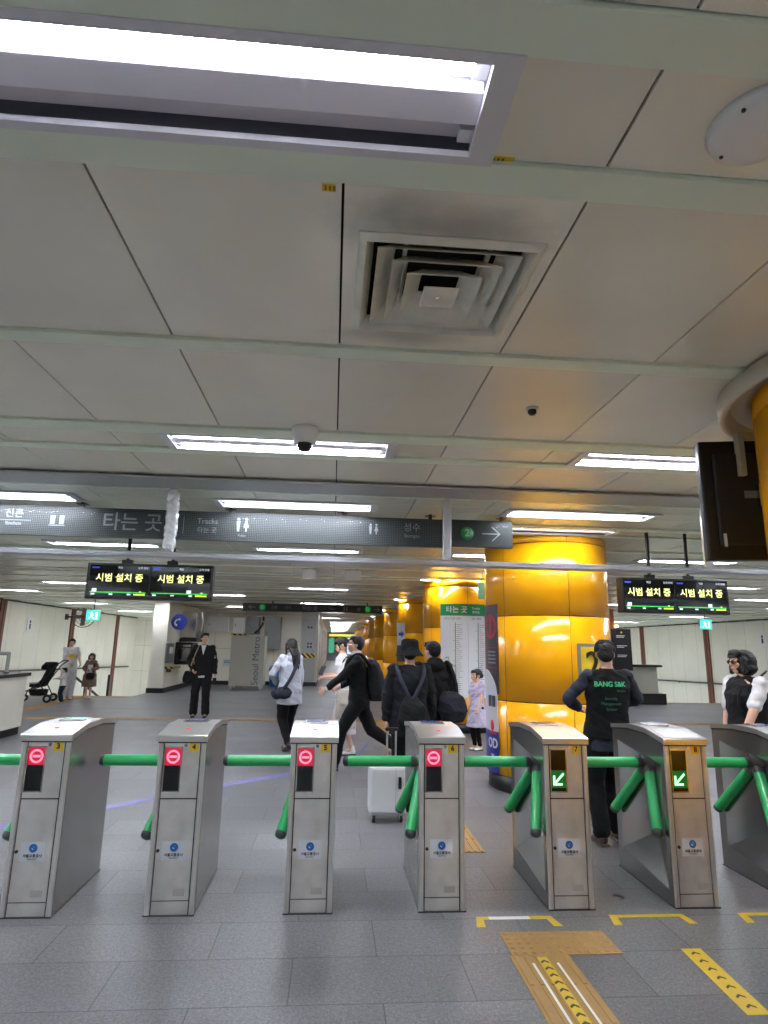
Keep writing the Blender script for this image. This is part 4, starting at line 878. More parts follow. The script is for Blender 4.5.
# corridor wall adverts and end
for k in range(6):
    y = 26+k*5.2; t = Thing('wall_panel', 'tall lightbox panel in the row along the corridor wall', 'panel', 'lightbox panels along the corridor wall'); t.part('frame', MB().box(-.55, y-.6, .9, -.48, y+.6, 2.3), steel_p); t.part('face', MB().box(-.48, y-.55, .95, -.475, y+.55, 2.25), mat('lightbox_face_%d' % (k % 3), [(215, 205, 180), (170, 190, 170), (210, 170, 150)][k % 3], .4)); t.done()
for k, (x0, z0, x1, z1, c_, lab) in enumerate([(-.4, .7, .2, 2.2, (60, 140, 110), 'green lit advert at the corridor end'), (.3, .9, 1.3, 2.1, (210, 80, 120), 'pink lit advert at the corridor end'), (1.4, .6, 2.6, 2.3, (190, 200, 230), 'pale blue lit advert at the corridor end'), (-.4, 2.3, 2.6, 2.6, (230, 220, 90), 'long yellow lit sign above the corridor end')]):
    t = Thing('advert', lab, 'advert'); t.part('case', MB().box(x0, 61.8, z0, x1, 61.99, z1), steel_d); t.part('face', MB().box(x0+.04, 61.78, z0+.04, x1-.04, 61.8, z1-.04), mat('advert_face_%d' % k, c_, .4, emit=c_, es=.28)); t.done()

# ================================================================== PEOPLE
def V3(*a): return Vector(a)
def ik(a, t, l1, l2, hint):
    a, t, hint = Vector(a), Vector(t), Vector(hint); d = t-a; L = d.length
    if L > (l1+l2)*.995: d = d*((l1+l2)*.995/L); t = a+d; L = d.length
    x = (l1*l1-l2*l2+L*L)/(2*L); h = math.sqrt(max(0, l1*l1-x*x)); n = d.normalized(); hp = hint-n*hint.dot(n)
    if hp.length < 1e-4: hp = Vector((0, -1, 0))-n*n.y*-1
    return a+n*x+hp.normalized()*h, t
SK = (206, 164, 140)
def fabric(name, rgb, nz=.1, rough=.85):
    if max(rgb) < 110: rgb = tuple(v*.66 for v in rgb)
    return mat('cloth_'+name, rgb, rough, nz=nz, nscale=25, spec=.25)
def skin_m(rgb=SK): return mat('skin_%d' % rgb[0], rgb, .5, nz=.03, nscale=12)
class Person:
    def __init__(s, label, x, y, face, H, pose=None, build=1.0, female=False, vox=.011, child=0, group=None):
        P = dict(lean=(0, 0), sh=0, hr=(.24, .06, .78), hl=(-.24, .06, .78), er=(.6, -.8, 0), el=(-.6, -.8, 0), fr=(.1, 0, 0), fl=(-.1, 0, 0), kr=(0, 1, 0), kl=(0, 1, 0), fy=(0, 0), hy=0, hp=0, hipz=.93, grip=.5, flr=0, fll=0)
        P.update(pose or {}); s.P = P; s.H = H; s.k = H/1.7; s.M = T(x, y, 0, face, s.k); s.b = build; s.fem = female; s.vox = vox; s.child = child
        s.t = Thing('person', label, 'person', group)
        lx, ly = P['lean']; hz = P['hipz']; s.hip = V3(0, 0, hz)
        s.wst = V3(lx*.35, ly*.35, hz+.17); s.che = V3(lx*.75, ly*.75, hz+.37); s.nek = V3(lx, ly, hz+.53); sw = (.150 if female else .170)*build*(.92 if child else 1)
        c_, s_ = math.cos(P['sh']), math.sin(P['sh']); s.shR = V3(lx*.93+sw*c_, ly*.93+sw*s_, hz+.475); s.shL = V3(lx*.93-sw*c_, ly*.93-sw*s_, hz+.475)
        s.hdc = s.nek+V3(0, .02+ly*.1, .135); hs = 1.0+(.28*child); s.hs = hs
        if child: s.hdc = s.nek+V3(0, .02, .15)
        s.HM = Matrix.Translation(s.hdc) @ Matrix.Rotation(P['hy'], 4, 'Z') @ Matrix.Rotation(P['hp'], 4, 'X') @ Matrix.Scale(hs, 4)
        s.elR, s.haR = ik(s.shR, P['hr'], .275, .25, P['er']); s.elL, s.haL = ik(s.shL, P['hl'], .275, .25, P['el'])
        hw = .095; s.hpR = V3(hw, 0, hz-.03); s.hpL = V3(-hw, 0, hz-.03)
        s.anR = V3(*P['fr'])+V3(0, 0, .085); s.anL = V3(*P['fl'])+V3(0, 0, .085)
        s.knR, s.anR = ik(s.hpR, s.anR, .42, .415, P['kr']); s.knL, s.anL = ik(s.hpL, s.anL, .42, .415, P['kl'])
    def add(s, name, mb, m, smooth=3, vox=None, wr=0, ws=9, parent=None, label=None, remesh=True):
        if remesh: mb = blob(mb, vox or s.vox, smooth, wr, ws)
        mb.mapv(lambda p: s.M @ p); return s.t.part(name, mb, m, parent, label)
    def body(s, skin=SK):
        b = s.b; m = MB(); f = s.fem
        m.loft([(s.hip.x, s.hip.y, s.hip.z-.12, .10, .08), (s.hip.x, s.hip.y, s.hip.z-.04, .165*b, .11*b), (s.hip.x, s.hip.y, s.hip.z+.05, .15*b, .10*b), (s.wst.x, s.wst.y, s.wst.z, .125*b, .09*b),
                (s.che.x, s.che.y, s.che.z, .15*b, .105*b), (s.nek.x, s.nek.y, s.nek.z-.06, .15*b, .085*b), (s.nek.x, s.nek.y, s.nek.z-.01, .07, .06), (s.nek.x, s.nek.y+.01, s.nek.z+.03, .05, .05)])
        m.limb(s.nek-V3(0, 0, .04), .055 if not f else .048, s.hdc-V3(0, .012, .05), .052 if not f else .045)
        for sh, el, ha in ((s.shR, s.elR, s.haR), (s.shL, s.elL, s.haL)):
            m.limb(sh, .046*b, el, .037*b).limb(el, .037*b, ha, .025*b).limb((s.nek+V3(0, 0, -.05)), .046, sh-V3(0, 0, .01), .044*b)
        for hp, kn, an in ((s.hpR, s.knR, s.anR), (s.hpL, s.knL, s.anL)):
            m.limb(hp, .082*b, kn, .053*b); m.limb(kn, .052*b, an, .036); m.limb(kn.lerp(an, .15), .052*b, kn.lerp(an, .4)+V3(0, -.012, 0), .052*b); m.limb(an, .034, an+V3(0, .1, -.05), .028)
        H = s.HM
        def E(c, r): m.ball((0, 0, 0), r, 24, 16, M=H @ Matrix.Translation(c))
        E((0, -.012, .025), (.074, .092, .086)); E((0, .018, -.03), (.062, .068, .075)); E((0, .045, -.075), (.035, .035, .030)); E((0, .076, .02), (.045, .018, .02))
        E((0, .098, -.012), (.011, .016, .022)); E((0, .094, -.022), (.016, .013, .010)); E((0, .084, -.050), (.026, .012, .009)); E((0, .082, -.062), (.02, .011, .009))
        for q in (-1, 1): E((q*.042, .062, -.02), (.024, .022, .022)); E((q*.075, -.008, -.005), (.010, .020, .030))
        s.fing = []
        for el, ha, sd in ((s.elR, s.haR, 1), (s.elL, s.haL, -1)):
            d = (ha-el).normalized(); side = V3(1, 0, 0)*sd
            fwd = V3(0, 1, 0)-d*d.y
            if fwd.length < .3: fwd = V3(0, 0, 1)-d*d.z
            fwd.normalize(); pal = d.cross(fwd)*sd   # palm normal towards body
            pal = -pal if pal.x*sd > 0 and abs(pal.x) > .3 else pal
            pc = ha+d*.045; R3 = Matrix((fwd, pal, d)).transposed().to_4x4(); PM = Matrix.Translation(pc) @ R3
            m.ball((0, 0, 0), (.038, .016, .048), 16, 12, M=PM); m.limb(ha, .025, pc, .022)
            for q, (off, ln) in enumerate(((.029, .068), (.010, .076), (-.010, .070), (-.029, .055))):
                g = s.P['grip']; p0 = PM @ V3(off, 0, .035); dd = (d*math.cos(.35*g*2)+pal*math.sin(.35*g*2)).normalized(); p1 = p0+dd*ln*.45
                d2 = (d*math.cos(1.1*g*2)+pal*math.sin(1.1*g*2)).normalized(); p2 = p1+d2*ln*.35; d3 = (d*math.cos(1.6*g*2)+pal*math.sin(1.6*g*2)).normalized(); p3 = p2+d3*ln*.25
                m.limb(p0, .0095, p1, .009).limb(p1, .009, p2, .0085).limb(p2, .0085, p3, .0075)
            p0 = PM @ V3(.028, .004, -.015); p1 = p0+(fwd*.8+d*.6+pal*.3).normalized()*.035; m.limb(p0, .012, p1, .0105).limb(p1, .0105, p1+(d*.9+pal*.5).normalized()*.03, .009)
        v = .0065 if s.k*1.7 > 1.0 and s.vox < .012 else .008
        bi = s.add('body', m, skin_m(skin), 2, v)
        # face details
        def FE(c, r): q.ball((0, 0, 0), r, 12, 8, M=H @ Matrix.Translation(c))
        for k in (-1, 1):
            q = MB(); FE((k*.031, .0795, .006), (.013, .007, .0065)); s.add('eye', q, mat('eye_white', (200, 197, 193), .3), parent=bi, remesh=False)
            q = MB(); FE((k*.031, .0850, .006), (.0058, .003, .0060)); s.add('iris', q, mat('iris_dark', (30, 20, 15), .2), parent=bi, remesh=False)
            q = MB(); FE((k*.032, .0865, .026), (.018, .006, .0035)); s.add('eyebrow', q, mat('hair_black', (9, 8, 8), .62), parent=bi, remesh=False)
        q = MB(); FE((0, .0945, -.055), (.020, .005, .0045)); s.add('mouth', q, mat('lips', (176, 96, 92), .5), parent=bi, remesh=False)
        s.bi = bi
    def top(s, name, m, hem, sleeve=1.0, th=.022, flare=.0, wr=.010, collar=True, cuff=0, sl_m=None, open_neck=0, parent=None, label=None, armw=1.0, wide=1.0):
        b = s.b; q = MB(); hz = s.hip.z; hx, hy = s.hip.x, s.hip.y
        rg = [(hx, hy, hem, (.155+flare)*b*wide+th, (.105+flare)*b+th)]
        if hem < hz-.05: rg.append((hx, hy, hz-.03, .163*b*wide+th+flare*.4, .108*b+th+flare*.3))
        rg += [(s.wst.x, s.wst.y, s.wst.z, .135*b*wide+th, .095*b+th), (s.che.x, s.che.y, s.che.z, .155*b*wide+th, .108*b+th), (s.nek.x, s.nek.y, s.nek.z-.065, .15*b+th*.6, .085*b+th*.5), (s.nek.x, s.nek.y, s.nek.z-.02, .085, .062+th*.3), (s.nek.x, s.nek.y+.003, s.nek.z+(.015 if collar else -.01), .056, .054)]
        q.loft(rg)
        for sh, el, ha in ((s.shR, s.elR, s.haR), (s.shL, s.elL, s.haL)):
            q.limb(s.nek+V3(0, 0, -.05), .048+th*.3, sh-V3(0, 0, .012), .046*b+th*.45)
            if sleeve > 0:
                r0, r1, r2 = (.047*b+th*.6)*armw, (.040*b+th*.6)*armw, (.031*b+th*.55)*armw
                if sleeve < .5: e = sh.lerp(el, sleeve*2); q.limb(sh, r0, e, r0*.93)
                else:
                    q.limb(sh, r0, el, r1); e = el.lerp(ha, (sleeve-.5)*2); q.limb(el, r1, e, r2)
        return s.add(name, q, m, 3, s.vox, wr, 8, parent=parent, label=label)
    def trousers(s, m, th=.014, hemw=0, wr=.008, name='trousers', short=1.0):
        b = s.b; q = MB(); hz = s.hip.z
        q.loft([(0, 0, hz-.13, .12*b+th, .09*b+th), (0, 0, hz-.05, .168*b+th*.7, .112*b+th*.7), (0, 0, hz+.04, .155*b+th*.5, .105*b+th*.5), (0, 0, hz+.09, .14*b+th*.4, .098*b+th*.4)])
        for hp, kn, an in ((s.hpR, s.knR, s.anR), (s.hpL, s.knL, s.anL)):
            q.limb(hp, .085*b+th, kn, .058*b+th); 
            if short > .6: q.limb(kn, .057*b+th, kn.lerp(an, .93), .042+th+hemw)
        return s.add(name, q, m, 3, s.vox, wr, 8)
    def shoes(s, m, sole=None):
        for (an, fl, yw) in ((s.anR, s.P['flr'], s.P['fy'][0]), (s.anL, s.P['fll'], s.P['fy'][1])):
            A = Matrix.Translation(an) @ Matrix.Rotation(yw, 4, 'Z') @ Matrix.Rotation(fl, 4, 'X')
            q = MB(); q.ball((0, -.01, -.035), (.040, .052, .045), M=A); q.ball((0, .07, -.052), (.043, .085, .03), M=A); q.ball((0, .12, -.056), (.041, .05, .024), M=A); q.limb((0, -.01, -.02), .04, (0, -.005, .02), .041, M=A)
            q.v = [v for v in q.v]; i = s.add('shoe', q, m, 2, .008)
            s.add('sole', MB().box(-.04, -.062, -.086, .04, .165, -.066, M=A, bev=.009), sole or black_m, parent=i, remesh=False)
    def hair(s, kind, rgb=(20, 17, 17)):
        q = MB(); H = s.HM
        def E(c, r): q.ball((0, 0, 0), r, 24, 16, M=H @ Matrix.Translation(c))
        def L(a, r0, b, r1): q.limb(H @ Vector(a), r0*s.hs, H @ Vector(b), r1*s.hs)
        E((0, -.024, .043), (.086, .094, .082)); 
        if kind == 'short':
            E((0, -.05, .01), (.078, .064, .085)); E((0, .030, .088), (.068, .060, .030))
            for k in (-1, 1): E((k*.07, -.005, .035), (.016, .035, .035))
            for k in range(7): L((-.054+.018*k, .055, .092), .017, (-.048+.016*k, .086, .056), .007)
        if kind == 'long':
            E((0, -.05, -.0), (.084, .068, .09))
            for k in range(9): x = -.068+.017*k; L((x, -.07+abs(x)*.4, 0), .026, (x*.9, -.135, -.14), .028); L((x*.9, -.135, -.14), .026, (x*.8, -.165, -.33-.03*math.sin(k*2.1)), .012)
            for k in (-1, 1): L((k*.076, .01, .04), .022, (k*.080, .005, -.13), .018)
        if kind == 'bob':
            E((0, -.035, .01), (.112, .108, .115)); E((0, -.035, -.05), (.118, .108, .075)); E((0, .045, .09), (.078, .055, .034))
            for k in (-1, 1): L((k*.090, .025, .03), .028, (k*.096, .035, -.09), .026)
            for k in range(7): L((-.054+.018*k, .062, .088), .018, (-.05+.017*k, .088, .046), .010)
        if kind == 'tied':
            E((0, -.045, .02), (.080, .068, .08)); E((0, -.115, .0), (.035, .035, .05)); E((0, .040, .083), (.066, .048, .026))
            L((.07, .04, .06), .014, (.074, .05, -.05), .007); L((-.07, .04, .06), .014, (-.074, .05, -.05), .007)
            for k in range(6): L((-.05+.02*k, .058, .088), .014, (-.045+.018*k, .088, .052), .007)
        return s.add('hair', q, mat('hair_black', (9, 8, 8), .62) if rgb == (20, 17, 17) else mat('hair_%d' % rgb[0], rgb, .5), 2, .007, .004, 40)
    def w(s, p): return s.M @ Vector(p)
    def done(s): o = s.t.done(s.M @ Vector((0, 0, 0))); return o
def bag(s, name, label, cat, parts):   # parts: (name, mb in person space, material, parent)
    t = Thing(name, label, cat)
    for n, mb, m, par in parts: t.part(n, mb.mapv(lambda p: s.M @ p), m, par)
    return t.done()
def strap(pts, w=.02, th=.006, n=None):   # flat band along points (local), width along given normal cross
    m = MB()
    for a, b in zip(pts[:-1], pts[1:]): m.limb(a, w*.55, b, w*.55)
    return m
def curve(pts, n=6):
    out = []; P = [Vector(p) for p in pts]
    for i in range(len(P)-1):
        p0 = P[max(i-1, 0)]; p1 = P[i]; p2 = P[i+1]; p3 = P[min(i+2, len(P)-1)]
        for k in range(n): t = k/n; out.append(.5*((2*p1)+(-p0+p2)*t+(2*p0-5*p1+4*p2-p3)*t*t+(-p0+3*p1-3*p2+p3)*t**3))
    return out+[P[-1]]
shirt_w = fabric('white', (205, 205, 206)); blk = fabric('black', (22, 22, 25)); blk2 = fabric('charcoal', (34, 35, 40)); navy = fabric('navy', (40, 44, 58))
white_sh = mat('white_shoe', (222, 222, 220), .5); black_sh = mat('black_shoe', (18, 18, 20), .35)

# 1 man with black jacket, facing the camera
p = Person('man in a black jacket and white tee facing the camera, bag at his hip', -2.67, 13.4, PI+.1, 1.69, dict(hr=(.19, .14, .97), hl=(-.28, .05, .80), er=(1, -.6, 0), fr=(.12, 0, 0), fl=(-.12, .03, 0), hy=.55, hp=.12, grip=.7), vox=.012)
p.body(); p.top('tee_shirt', shirt_w, .80, .4, th=.012, flare=.01, wr=.003); p.top('jacket', fabric('jacket_black', (26, 27, 32)), .845, .97, th=.030, wr=.014, wide=1.05)
zz = p.nek; q = MB(); q.prism([(-.05, zz.z+.0), (.05, zz.z+.0), (.0, zz.z-.2)], .105, .155, 'y'); p.add('tee_neckline', q, shirt_w, remesh=False, label='white tee showing in the open neck')
p.trousers(blk, .028, .015); p.shoes(black_sh); p.hair('short'); p.done()
bag(p, 'shoulder_bag', 'black shoulder bag with a tan strap carried by the man in the black jacket', 'bag', [('bag_body', blob(MB().loft([(.28, .03, .70, .10, .07), (.27, .02, .80, .12, .07), (.25, .02, .93, .09, .05)]), .012, 3, .01), blk, None), ('strap', strap(curve([(.25, .10, .92), (.20, .17, 1.12), (.13, .16, 1.34), (.10, .02, 1.45), (.12, -.12, 1.3), (.24, -.06, .94)])), mat('tan_strap', (150, 125, 85), .6), None)])
q = MB().box(-.30, .09, .66, -.23, .105, .80, bev=.005); t = Thing('phone', 'dark phone in the lowered hand of the man in the black jacket', 'phone'); t.part('phone_body', q.mapv(lambda v: p.M @ v), black_m); t.part('phone_glass', MB().box(-.297, .105, .665, -.233, .1065, .795).mapv(lambda v: p.M @ v), black_g); t.done()

# 2 woman in white hoodie
p = Person('woman with long black hair in a pale hoodie walking away, navy sling bag', -.60, 9.45, .6, 1.57, dict(fr=(.08, .10, 0), fl=(-.06, -.12, .03), fll=-.35, hr=(.22, .06, .82), hl=(-.14, .24, 1.02), el=(-1, -.4, -.2), hy=.2, lean=(0, .02)), female=True)
p.body(); p.top('hoodie', fabric('pale_hoodie', (172, 176, 188)), .70, .95, th=.030, flare=.02, wr=.014)
q = MB(); n_ = p.nek; q.ball(n_+V3(0, -.085, -.06), (.105, .045, .08)); q.ball(n_+V3(0, -.05, 0), (.085, .06, .04)); p.add('hood', q, fabric('pale_hoodie', (172, 176, 188)), 3, .011, .01)
p.trousers(blk, .030, -.02); p.shoes(black_sh); p.hair('long'); p.done()
bag(p, 'sling_bag', 'navy sling bag on the back of the long-haired woman', 'bag', [('bag_body', blob(MB().ball((-.16, -.10, .88), (.13, .09, .10)).ball((-.22, .02, .86), (.08, .13, .08)), .012, 3, .012), fabric('slate', (62, 68, 84)), None), ('strap', blob(strap(curve([(-.2, -.13, .93), (-.10, -.19, 1.12), (.0, -.17, 1.32), (.09, -.08, 1.47), (.12, .08, 1.38), (-.04, .18, 1.1), (-.2, .1, .93)]), .05), .01, 2), fabric('slate', (62, 68, 84)), None)])

# 3 woman with phone (behind the suited man)
p = Person('woman in a white top looking down at her phone, behind the suited man', .20, 9.15, PI/2+.1, 1.60, dict(hr=(.08, .27, 1.15), hl=(-.07, .30, 1.12), er=(.6, -.3, -1), el=(-.6, -.3, -1), hp=-.5, lean=(0, .05), fr=(.07, .16, 0), fl=(-.07, -.12, 0), grip=.6), female=True)
p.body(); p.top('blouse', shirt_w, .84, .42, th=.024, wr=.01); q = MB().loft([(0, 0, .30, .20, .19), (0, 0, .60, .19, .16), (0, 0, .88, .16, .12), (0, 0, 1.0, .135, .10)]); p.add('skirt', q, fabric('pale_skirt', (184, 184, 190)), 3, .012, .02)
p.shoes(white_sh); p.hair('tied'); p.done()
HM_ = Matrix.Translation((-.03, .36, 1.21)) @ Matrix.Rotation(.9, 4, 'Z') @ Matrix.Rotation(.6, 4, 'X'); t = Thing('phone', 'black phone held up by the woman in the white top', 'phone'); t.part('phone_body', MB().box(-.04, -.006, -.08, .04, .006, .08, M=p.M @ HM_, bev=.004), black_m); t.part('phone_glass', MB().box(-.036, -.008, -.075, .036, -.006, .075, M=p.M @ HM_), black_g); t.done()
t = Thing('tote_bag', 'pale tote bag hanging from the shoulder of the woman with the phone', 'bag'); t.part('bag_body', blob(MB().loft([(-.26, 0, .55, .06, .17), (-.26, 0, .75, .07, .16), (-.25, 0, .95, .03, .15)]), .012, 3, .01).mapv(lambda v: p.M @ v), fabric('beige', (176, 168, 158)), None); t.part('strap', strap(curve([(-.25, .12, .93), (-.22, .08, 1.3), (-.19, .0, 1.42), (-.22, -.08, 1.3), (-.25, -.12, .93)]), .022).mapv(lambda v: p.M @ v), navy); t.done()

# 4 suited man striding left
p = Person('man in a black suit and glasses striding left with a grey backpack', .36, 8.1, PI/2, 1.66, dict(lean=(0, .04), hipz=.88, fr=(.08, -.53, .17), fl=(-.08, .30, 0), kr=(0, 1, .1), flr=-.75, fll=.0, hl=(-.18, .47, .95), el=(-.3, -.6, -1), hr=(.24, .25, 1.0), er=(.5, -1, -.3), hp=.12, grip=.6))
p.body(); p.top('shirt', shirt_w, .86, .99, th=.008, wr=.002); p.top('suit_jacket', fabric('suit', (28, 29, 34), .05), .76, .93, th=.026, flare=.012, wr=.009, collar=False)
q = MB(); n_ = p.nek; q.lathe([(.066, -.03), (.068, .035), (.060, .042), (.054, -.03)], n_+V3(0, .010, .012), 24); p.add('shirt_collar', q, shirt_w, remesh=False, label='white shirt collar')
p.trousers(fabric('suit', (28, 29, 34)), .022, .012); p.shoes(black_sh); p.hair('short')
q = MB(); H = p.HM
for k in (-1, 1):
    for j in range(14): a_, b_ = 2*PI*j/14, 2*PI*(j+1)/14; q.tube(H @ V3(k*.033+.021*math.cos(a_), .102, .008+.016*math.sin(a_)), H @ V3(k*.033+.021*math.cos(b_), .102, .008+.016*math.sin(b_)), .0022, n=5)
    q.tube(H @ V3(k*.054, .101, .012), H @ V3(k*.084, -.01, .01), .0022, n=5)
q.tube(H @ V3(-.012, .103, .01), H @ V3(.012, .103, .01), .0022, n=5); p.add('glasses', q, black_m, remesh=False); p.done()
_bp = [('pack', blob(MB().loft([(0, -.25, .84, .12, .08), (0, -.26, .92, .15, .115), (0, -.255, 1.15, .15, .11), (0, -.235, 1.30, .13, .08), (0, -.22, 1.36, .08, .05)]), .01, 4, .008), fabric('pack_grey', (52, 54, 62)), None), ('pocket', blob(MB().loft([(0, -.345, .90, .10, .04), (0, -.36, 1.0, .12, .05), (0, -.345, 1.10, .10, .03)]), .01, 3, .004), fabric('pack_grey', (52, 54, 62)), None),
    ('shoulder_strap', blob(strap(curve([(.12, -.19, 1.28), (.135, -.06, 1.42), (.14, .08, 1.36), (.14, .13, 1.2), (.14, .05, 1.02), (.12, -.14, .95)]), .045), .01, 2), blk, None), ('shoulder_strap', blob(strap(curve([(-.12, -.19, 1.28), (-.135, -.06, 1.42), (-.14, .08, 1.36), (-.14, .13, 1.2), (-.14, .05, 1.02), (-.12, -.14, .95)]), .045), .01, 2), blk, None)]
for _n, _m, _x, _y in _bp: _m.mapv(lambda v: V3(v.x, v.y+.035+.02*(v.z-.9)/.4, v.z))
bag(p, 'backpack', 'dark grey backpack on the suited man', 'backpack', _bp)

# 5 bucket hat person
p = Person('person in a black bucket hat seen from behind, holding the white suitcase handle', .775, 6.25, .0, 1.53, dict(hl=(-.27, -.02, .78), hr=(.27, .1, .80), el=(-1, -.5, 0), er=(1, -.6, 0), grip=.8), build=1.05)
p.body(); p.top('jacket', fabric('jacket_dark', (30, 32, 40)), .74, .94, th=.040, flare=.02, wr=.016, armw=1.0); p.trousers(blk, .022, .012); p.shoes(black_sh); p.hair('short')
q = MB(); H = p.HM; q.lathe([(0, .158), (.065, .155), (.094, .135), (.106, .055), (.11, .035), (.160, -.025), (.162, -.032), (.154, -.032), (.106, .026), (.098, .04), (0, .05)], (0, -.01, 0), 40, M=H); p.add('bucket_hat', q, fabric('hat_black', (24, 25, 28)), 2, .008, .004, 20); p.done()
st = fabric('strap_grey', (66, 72, 90))
bag(p, 'backpack', 'small black backpack with crossing grey straps on the person in the bucket hat', 'backpack', [('pack', blob(MB().loft([(0, -.24, .80, .13, .06), (0, -.25, .90, .16, .09), (0, -.235, 1.06, .13, .07), (0, -.2, 1.14, .07, .04)]), .01, 3, .01), blk, None),
    ('shoulder_strap', blob(strap(curve([(-.15, -.03, 1.46), (-.13, -.16, 1.36), (-.06, -.205, 1.2), (.0, -.215, 1.10), (.04, -.22, 1.06)]), .04), .009, 2), st, None), ('shoulder_strap', blob(strap(curve([(.15, -.03, 1.46), (.13, -.16, 1.36), (.06, -.205, 1.2), (.0, -.215, 1.10), (-.04, -.22, 1.06)]), .04), .009, 2), st, None)])

# 6 second person in black
p = Person('person with short black hair in a black hooded top, behind the bucket hat', 1.09, 6.75, .25, 1.55, dict(hr=(.26, .10, .80), hl=(-.2, .14, .95), hy=.25), build=1.08)
p.body(); p.top('hooded_top', blk, .76, .95, th=.036, wr=.014); q = MB(); n_ = p.nek; q.ball(n_+V3(0, -.10, -.03), (.12, .06, .07)); q.ball(n_+V3(0, -.06, .02), (.10, .07, .05)); p.add('hood', q, blk, 3, .011, .008); p.trousers(blk, .022, .012); p.shoes(black_sh); p.hair('short'); p.done()
_bp = [('bag_body', blob(MB().loft([(.14, -.20, .76, .12, .09), (.14, -.21, .88, .18, .11), (.13, -.20, 1.03, .15, .08), (.12, -.18, 1.10, .08, .04)]), .011, 4, .012), fabric('bag_slate', (46, 50, 62)), None), ('strap', blob(strap(curve([(.2, -.18, 1.05), (.19, -.14, 1.3), (.15, -.02, 1.47), (.17, .12, 1.3), (.2, .08, 1.02)]), .045), .01, 2), blk2, None)]
for _n, _m, _x, _y in _bp: _m.mapv(lambda v: V3(v.x+.02, v.y, v.z+(.05 if v.z < 1.2 else 0)))
bag(p, 'shoulder_bag', 'charcoal shoulder bag on the back of the person beside the route map', 'bag', _bp)

# white suitcase
X0, X1, Y0, Y1 = .36, .70, 5.72, 5.95
t = Thing('suitcase', 'white hard-shell wheeled suitcase beside the bucket-hat person', 'suitcase')
t.part('shell', MB().box(X0, Y0, .07, X1, Y1, .47, bev=.035), mat('suitcase_white', (196, 198, 198), .3)); t.part('zip_line', MB().box(X0-.002, (Y0+Y1)/2-.008, .09, X1+.002, (Y0+Y1)/2+.008, .455), mat('zip_grey', (150, 150, 150), .4))
t.part('side_handle', MB().box(X0+.26, Y0-.014, .28, X0+.285, Y0-.0, .38, bev=.005), black_m); t.part('seam', MB().box(X0+.235, Y0-.003, .09, X0+.239, Y0, .45), mat('zip_grey', (150, 150, 150)))
q = MB()
for x in (X0+.17, X0+.25): q.tube((x, Y1-.05, .46), (x, Y1-.05, .74), .009, n=10)
t.part('telescopic_handle', q, alu_m); t.part('grip', MB().box(X0+.15, Y1-.068, .74, X0+.27, Y1-.032, .77, bev=.01), black_m)
for x in (X0+.05, X1-.05):
    for y in (Y0+.045, Y1-.045): i = t.part('wheel', MB().tube((x-.012, y, .03), (x+.012, y, .03), .03, n=18), black_m); t.part('wheel_fork', MB().box(x-.02, y-.012, .03, x+.02, y+.012, .075, bev=.004), alu_m, i)
t.done()

# 7 girl
p = Person('young girl in a pale lilac dress standing by the route map pillar', 2.235, 9.6, PI/2+.5, 1.14, dict(hr=(.16, .2, .82), hl=(-.2, .16, .88), er=(1, -.5, 0), fr=(.06, .03, 0), fl=(-.07, .0, 0), hy=-.1), female=True, child=.9, vox=.012)
p.body(); q = MB().loft([(0, 0, .50, .26, .22), (0, 0, .75, .21, .17), (p.wst.x, 0, p.wst.z, .15, .12), (0, 0, p.che.z, .155, .12), (0, 0, p.nek.z-.06, .14, .09), (0, 0, p.nek.z-.01, .06, .055)])
for sh, el in ((p.shR, p.elR), (p.shL, p.elL)): q.limb(p.nek-V3(0, 0, .05), .055, sh, .07).limb(sh, .078, sh.lerp(el, .6), .07)
p.add('dress', q, mat('lilac_dress', (172, 168, 194), .8, nz=.14, nscale=14), 3, .013, .02, 8); p.trousers(blk, .010, -.004, name='leggings'); p.shoes(white_sh); p.hair('tied'); p.done()

# 8 BANG S&K man
p = Person('man in a black cap and lettered vest seen from behind, past turnstile 7', 2.27, 5.12, .05, 1.56, dict(lean=(.03, 0), hr=(.20, .26, 1.10), hl=(-.14, .26, 1.10), er=(1, -.35, -.15), el=(-1, -.35, -.15), hy=-.35, hp=-.1, fr=(.10, .1, 0), fl=(-.10, 0, 0)), build=1.06)
p.body((186, 144, 122)); p.top('shirt', fabric('grey_blue', (72, 78, 96)), .77, .95, th=.018, wr=.012, armw=1.05); p.top('vest', fabric('vest_black', (20, 21, 24)), .87, 0, th=.036, flare=.01, wr=.010); p.trousers(fabric('trouser_black', (24, 24, 28)), .020, .012); p.shoes(mat('brown_shoe', (74, 60, 48), .5), mat('sole_grey', (96, 92, 88), .5)); p.hair('short')
q = MB(); H = p.HM; q.lathe([(.0, .135), (.05, .13), (.082, .10), (.096, .055), (.097, .02), (.09, .02), (0, .03)], (0, -.012, 0), 36, M=H); q.ball((0, 0, 0), (.07, .06, .008), M=H @ Matrix.Translation((0, .115, .035))); p.add('cap', q, fabric('cap_black', (22, 23, 30)), 2, .007)
vg = mat('vest_green_print', (70, 200, 130), .5); zt = p.che.z+.04; yb = -.168
def onback(q, yb): q.mapv(lambda v: V3(v.x, yb+.35*v.x*v.x*2+(v.y), v.z)); return q
q = onback(MB().text('BANG S&K', .060, T(-.03, 0, zt), bold=.012, depth=.002), yb); p.add('vest_lettering', q, vg, remesh=False, label='green lettering across the shoulders')
q = onback(MB().text('Service', .03, T(.07, 0, zt-.055), depth=.001).text('Security', .035, T(-.03, 0, zt-.12), depth=.001).text('Management', .035, T(-.03, 0, zt-.165), depth=.001).text('System', .035, T(-.03, 0, zt-.21), depth=.001), yb); p.add('vest_small_print', q, mat('vest_dim_print', (40, 92, 74), .6), remesh=False); p.done()

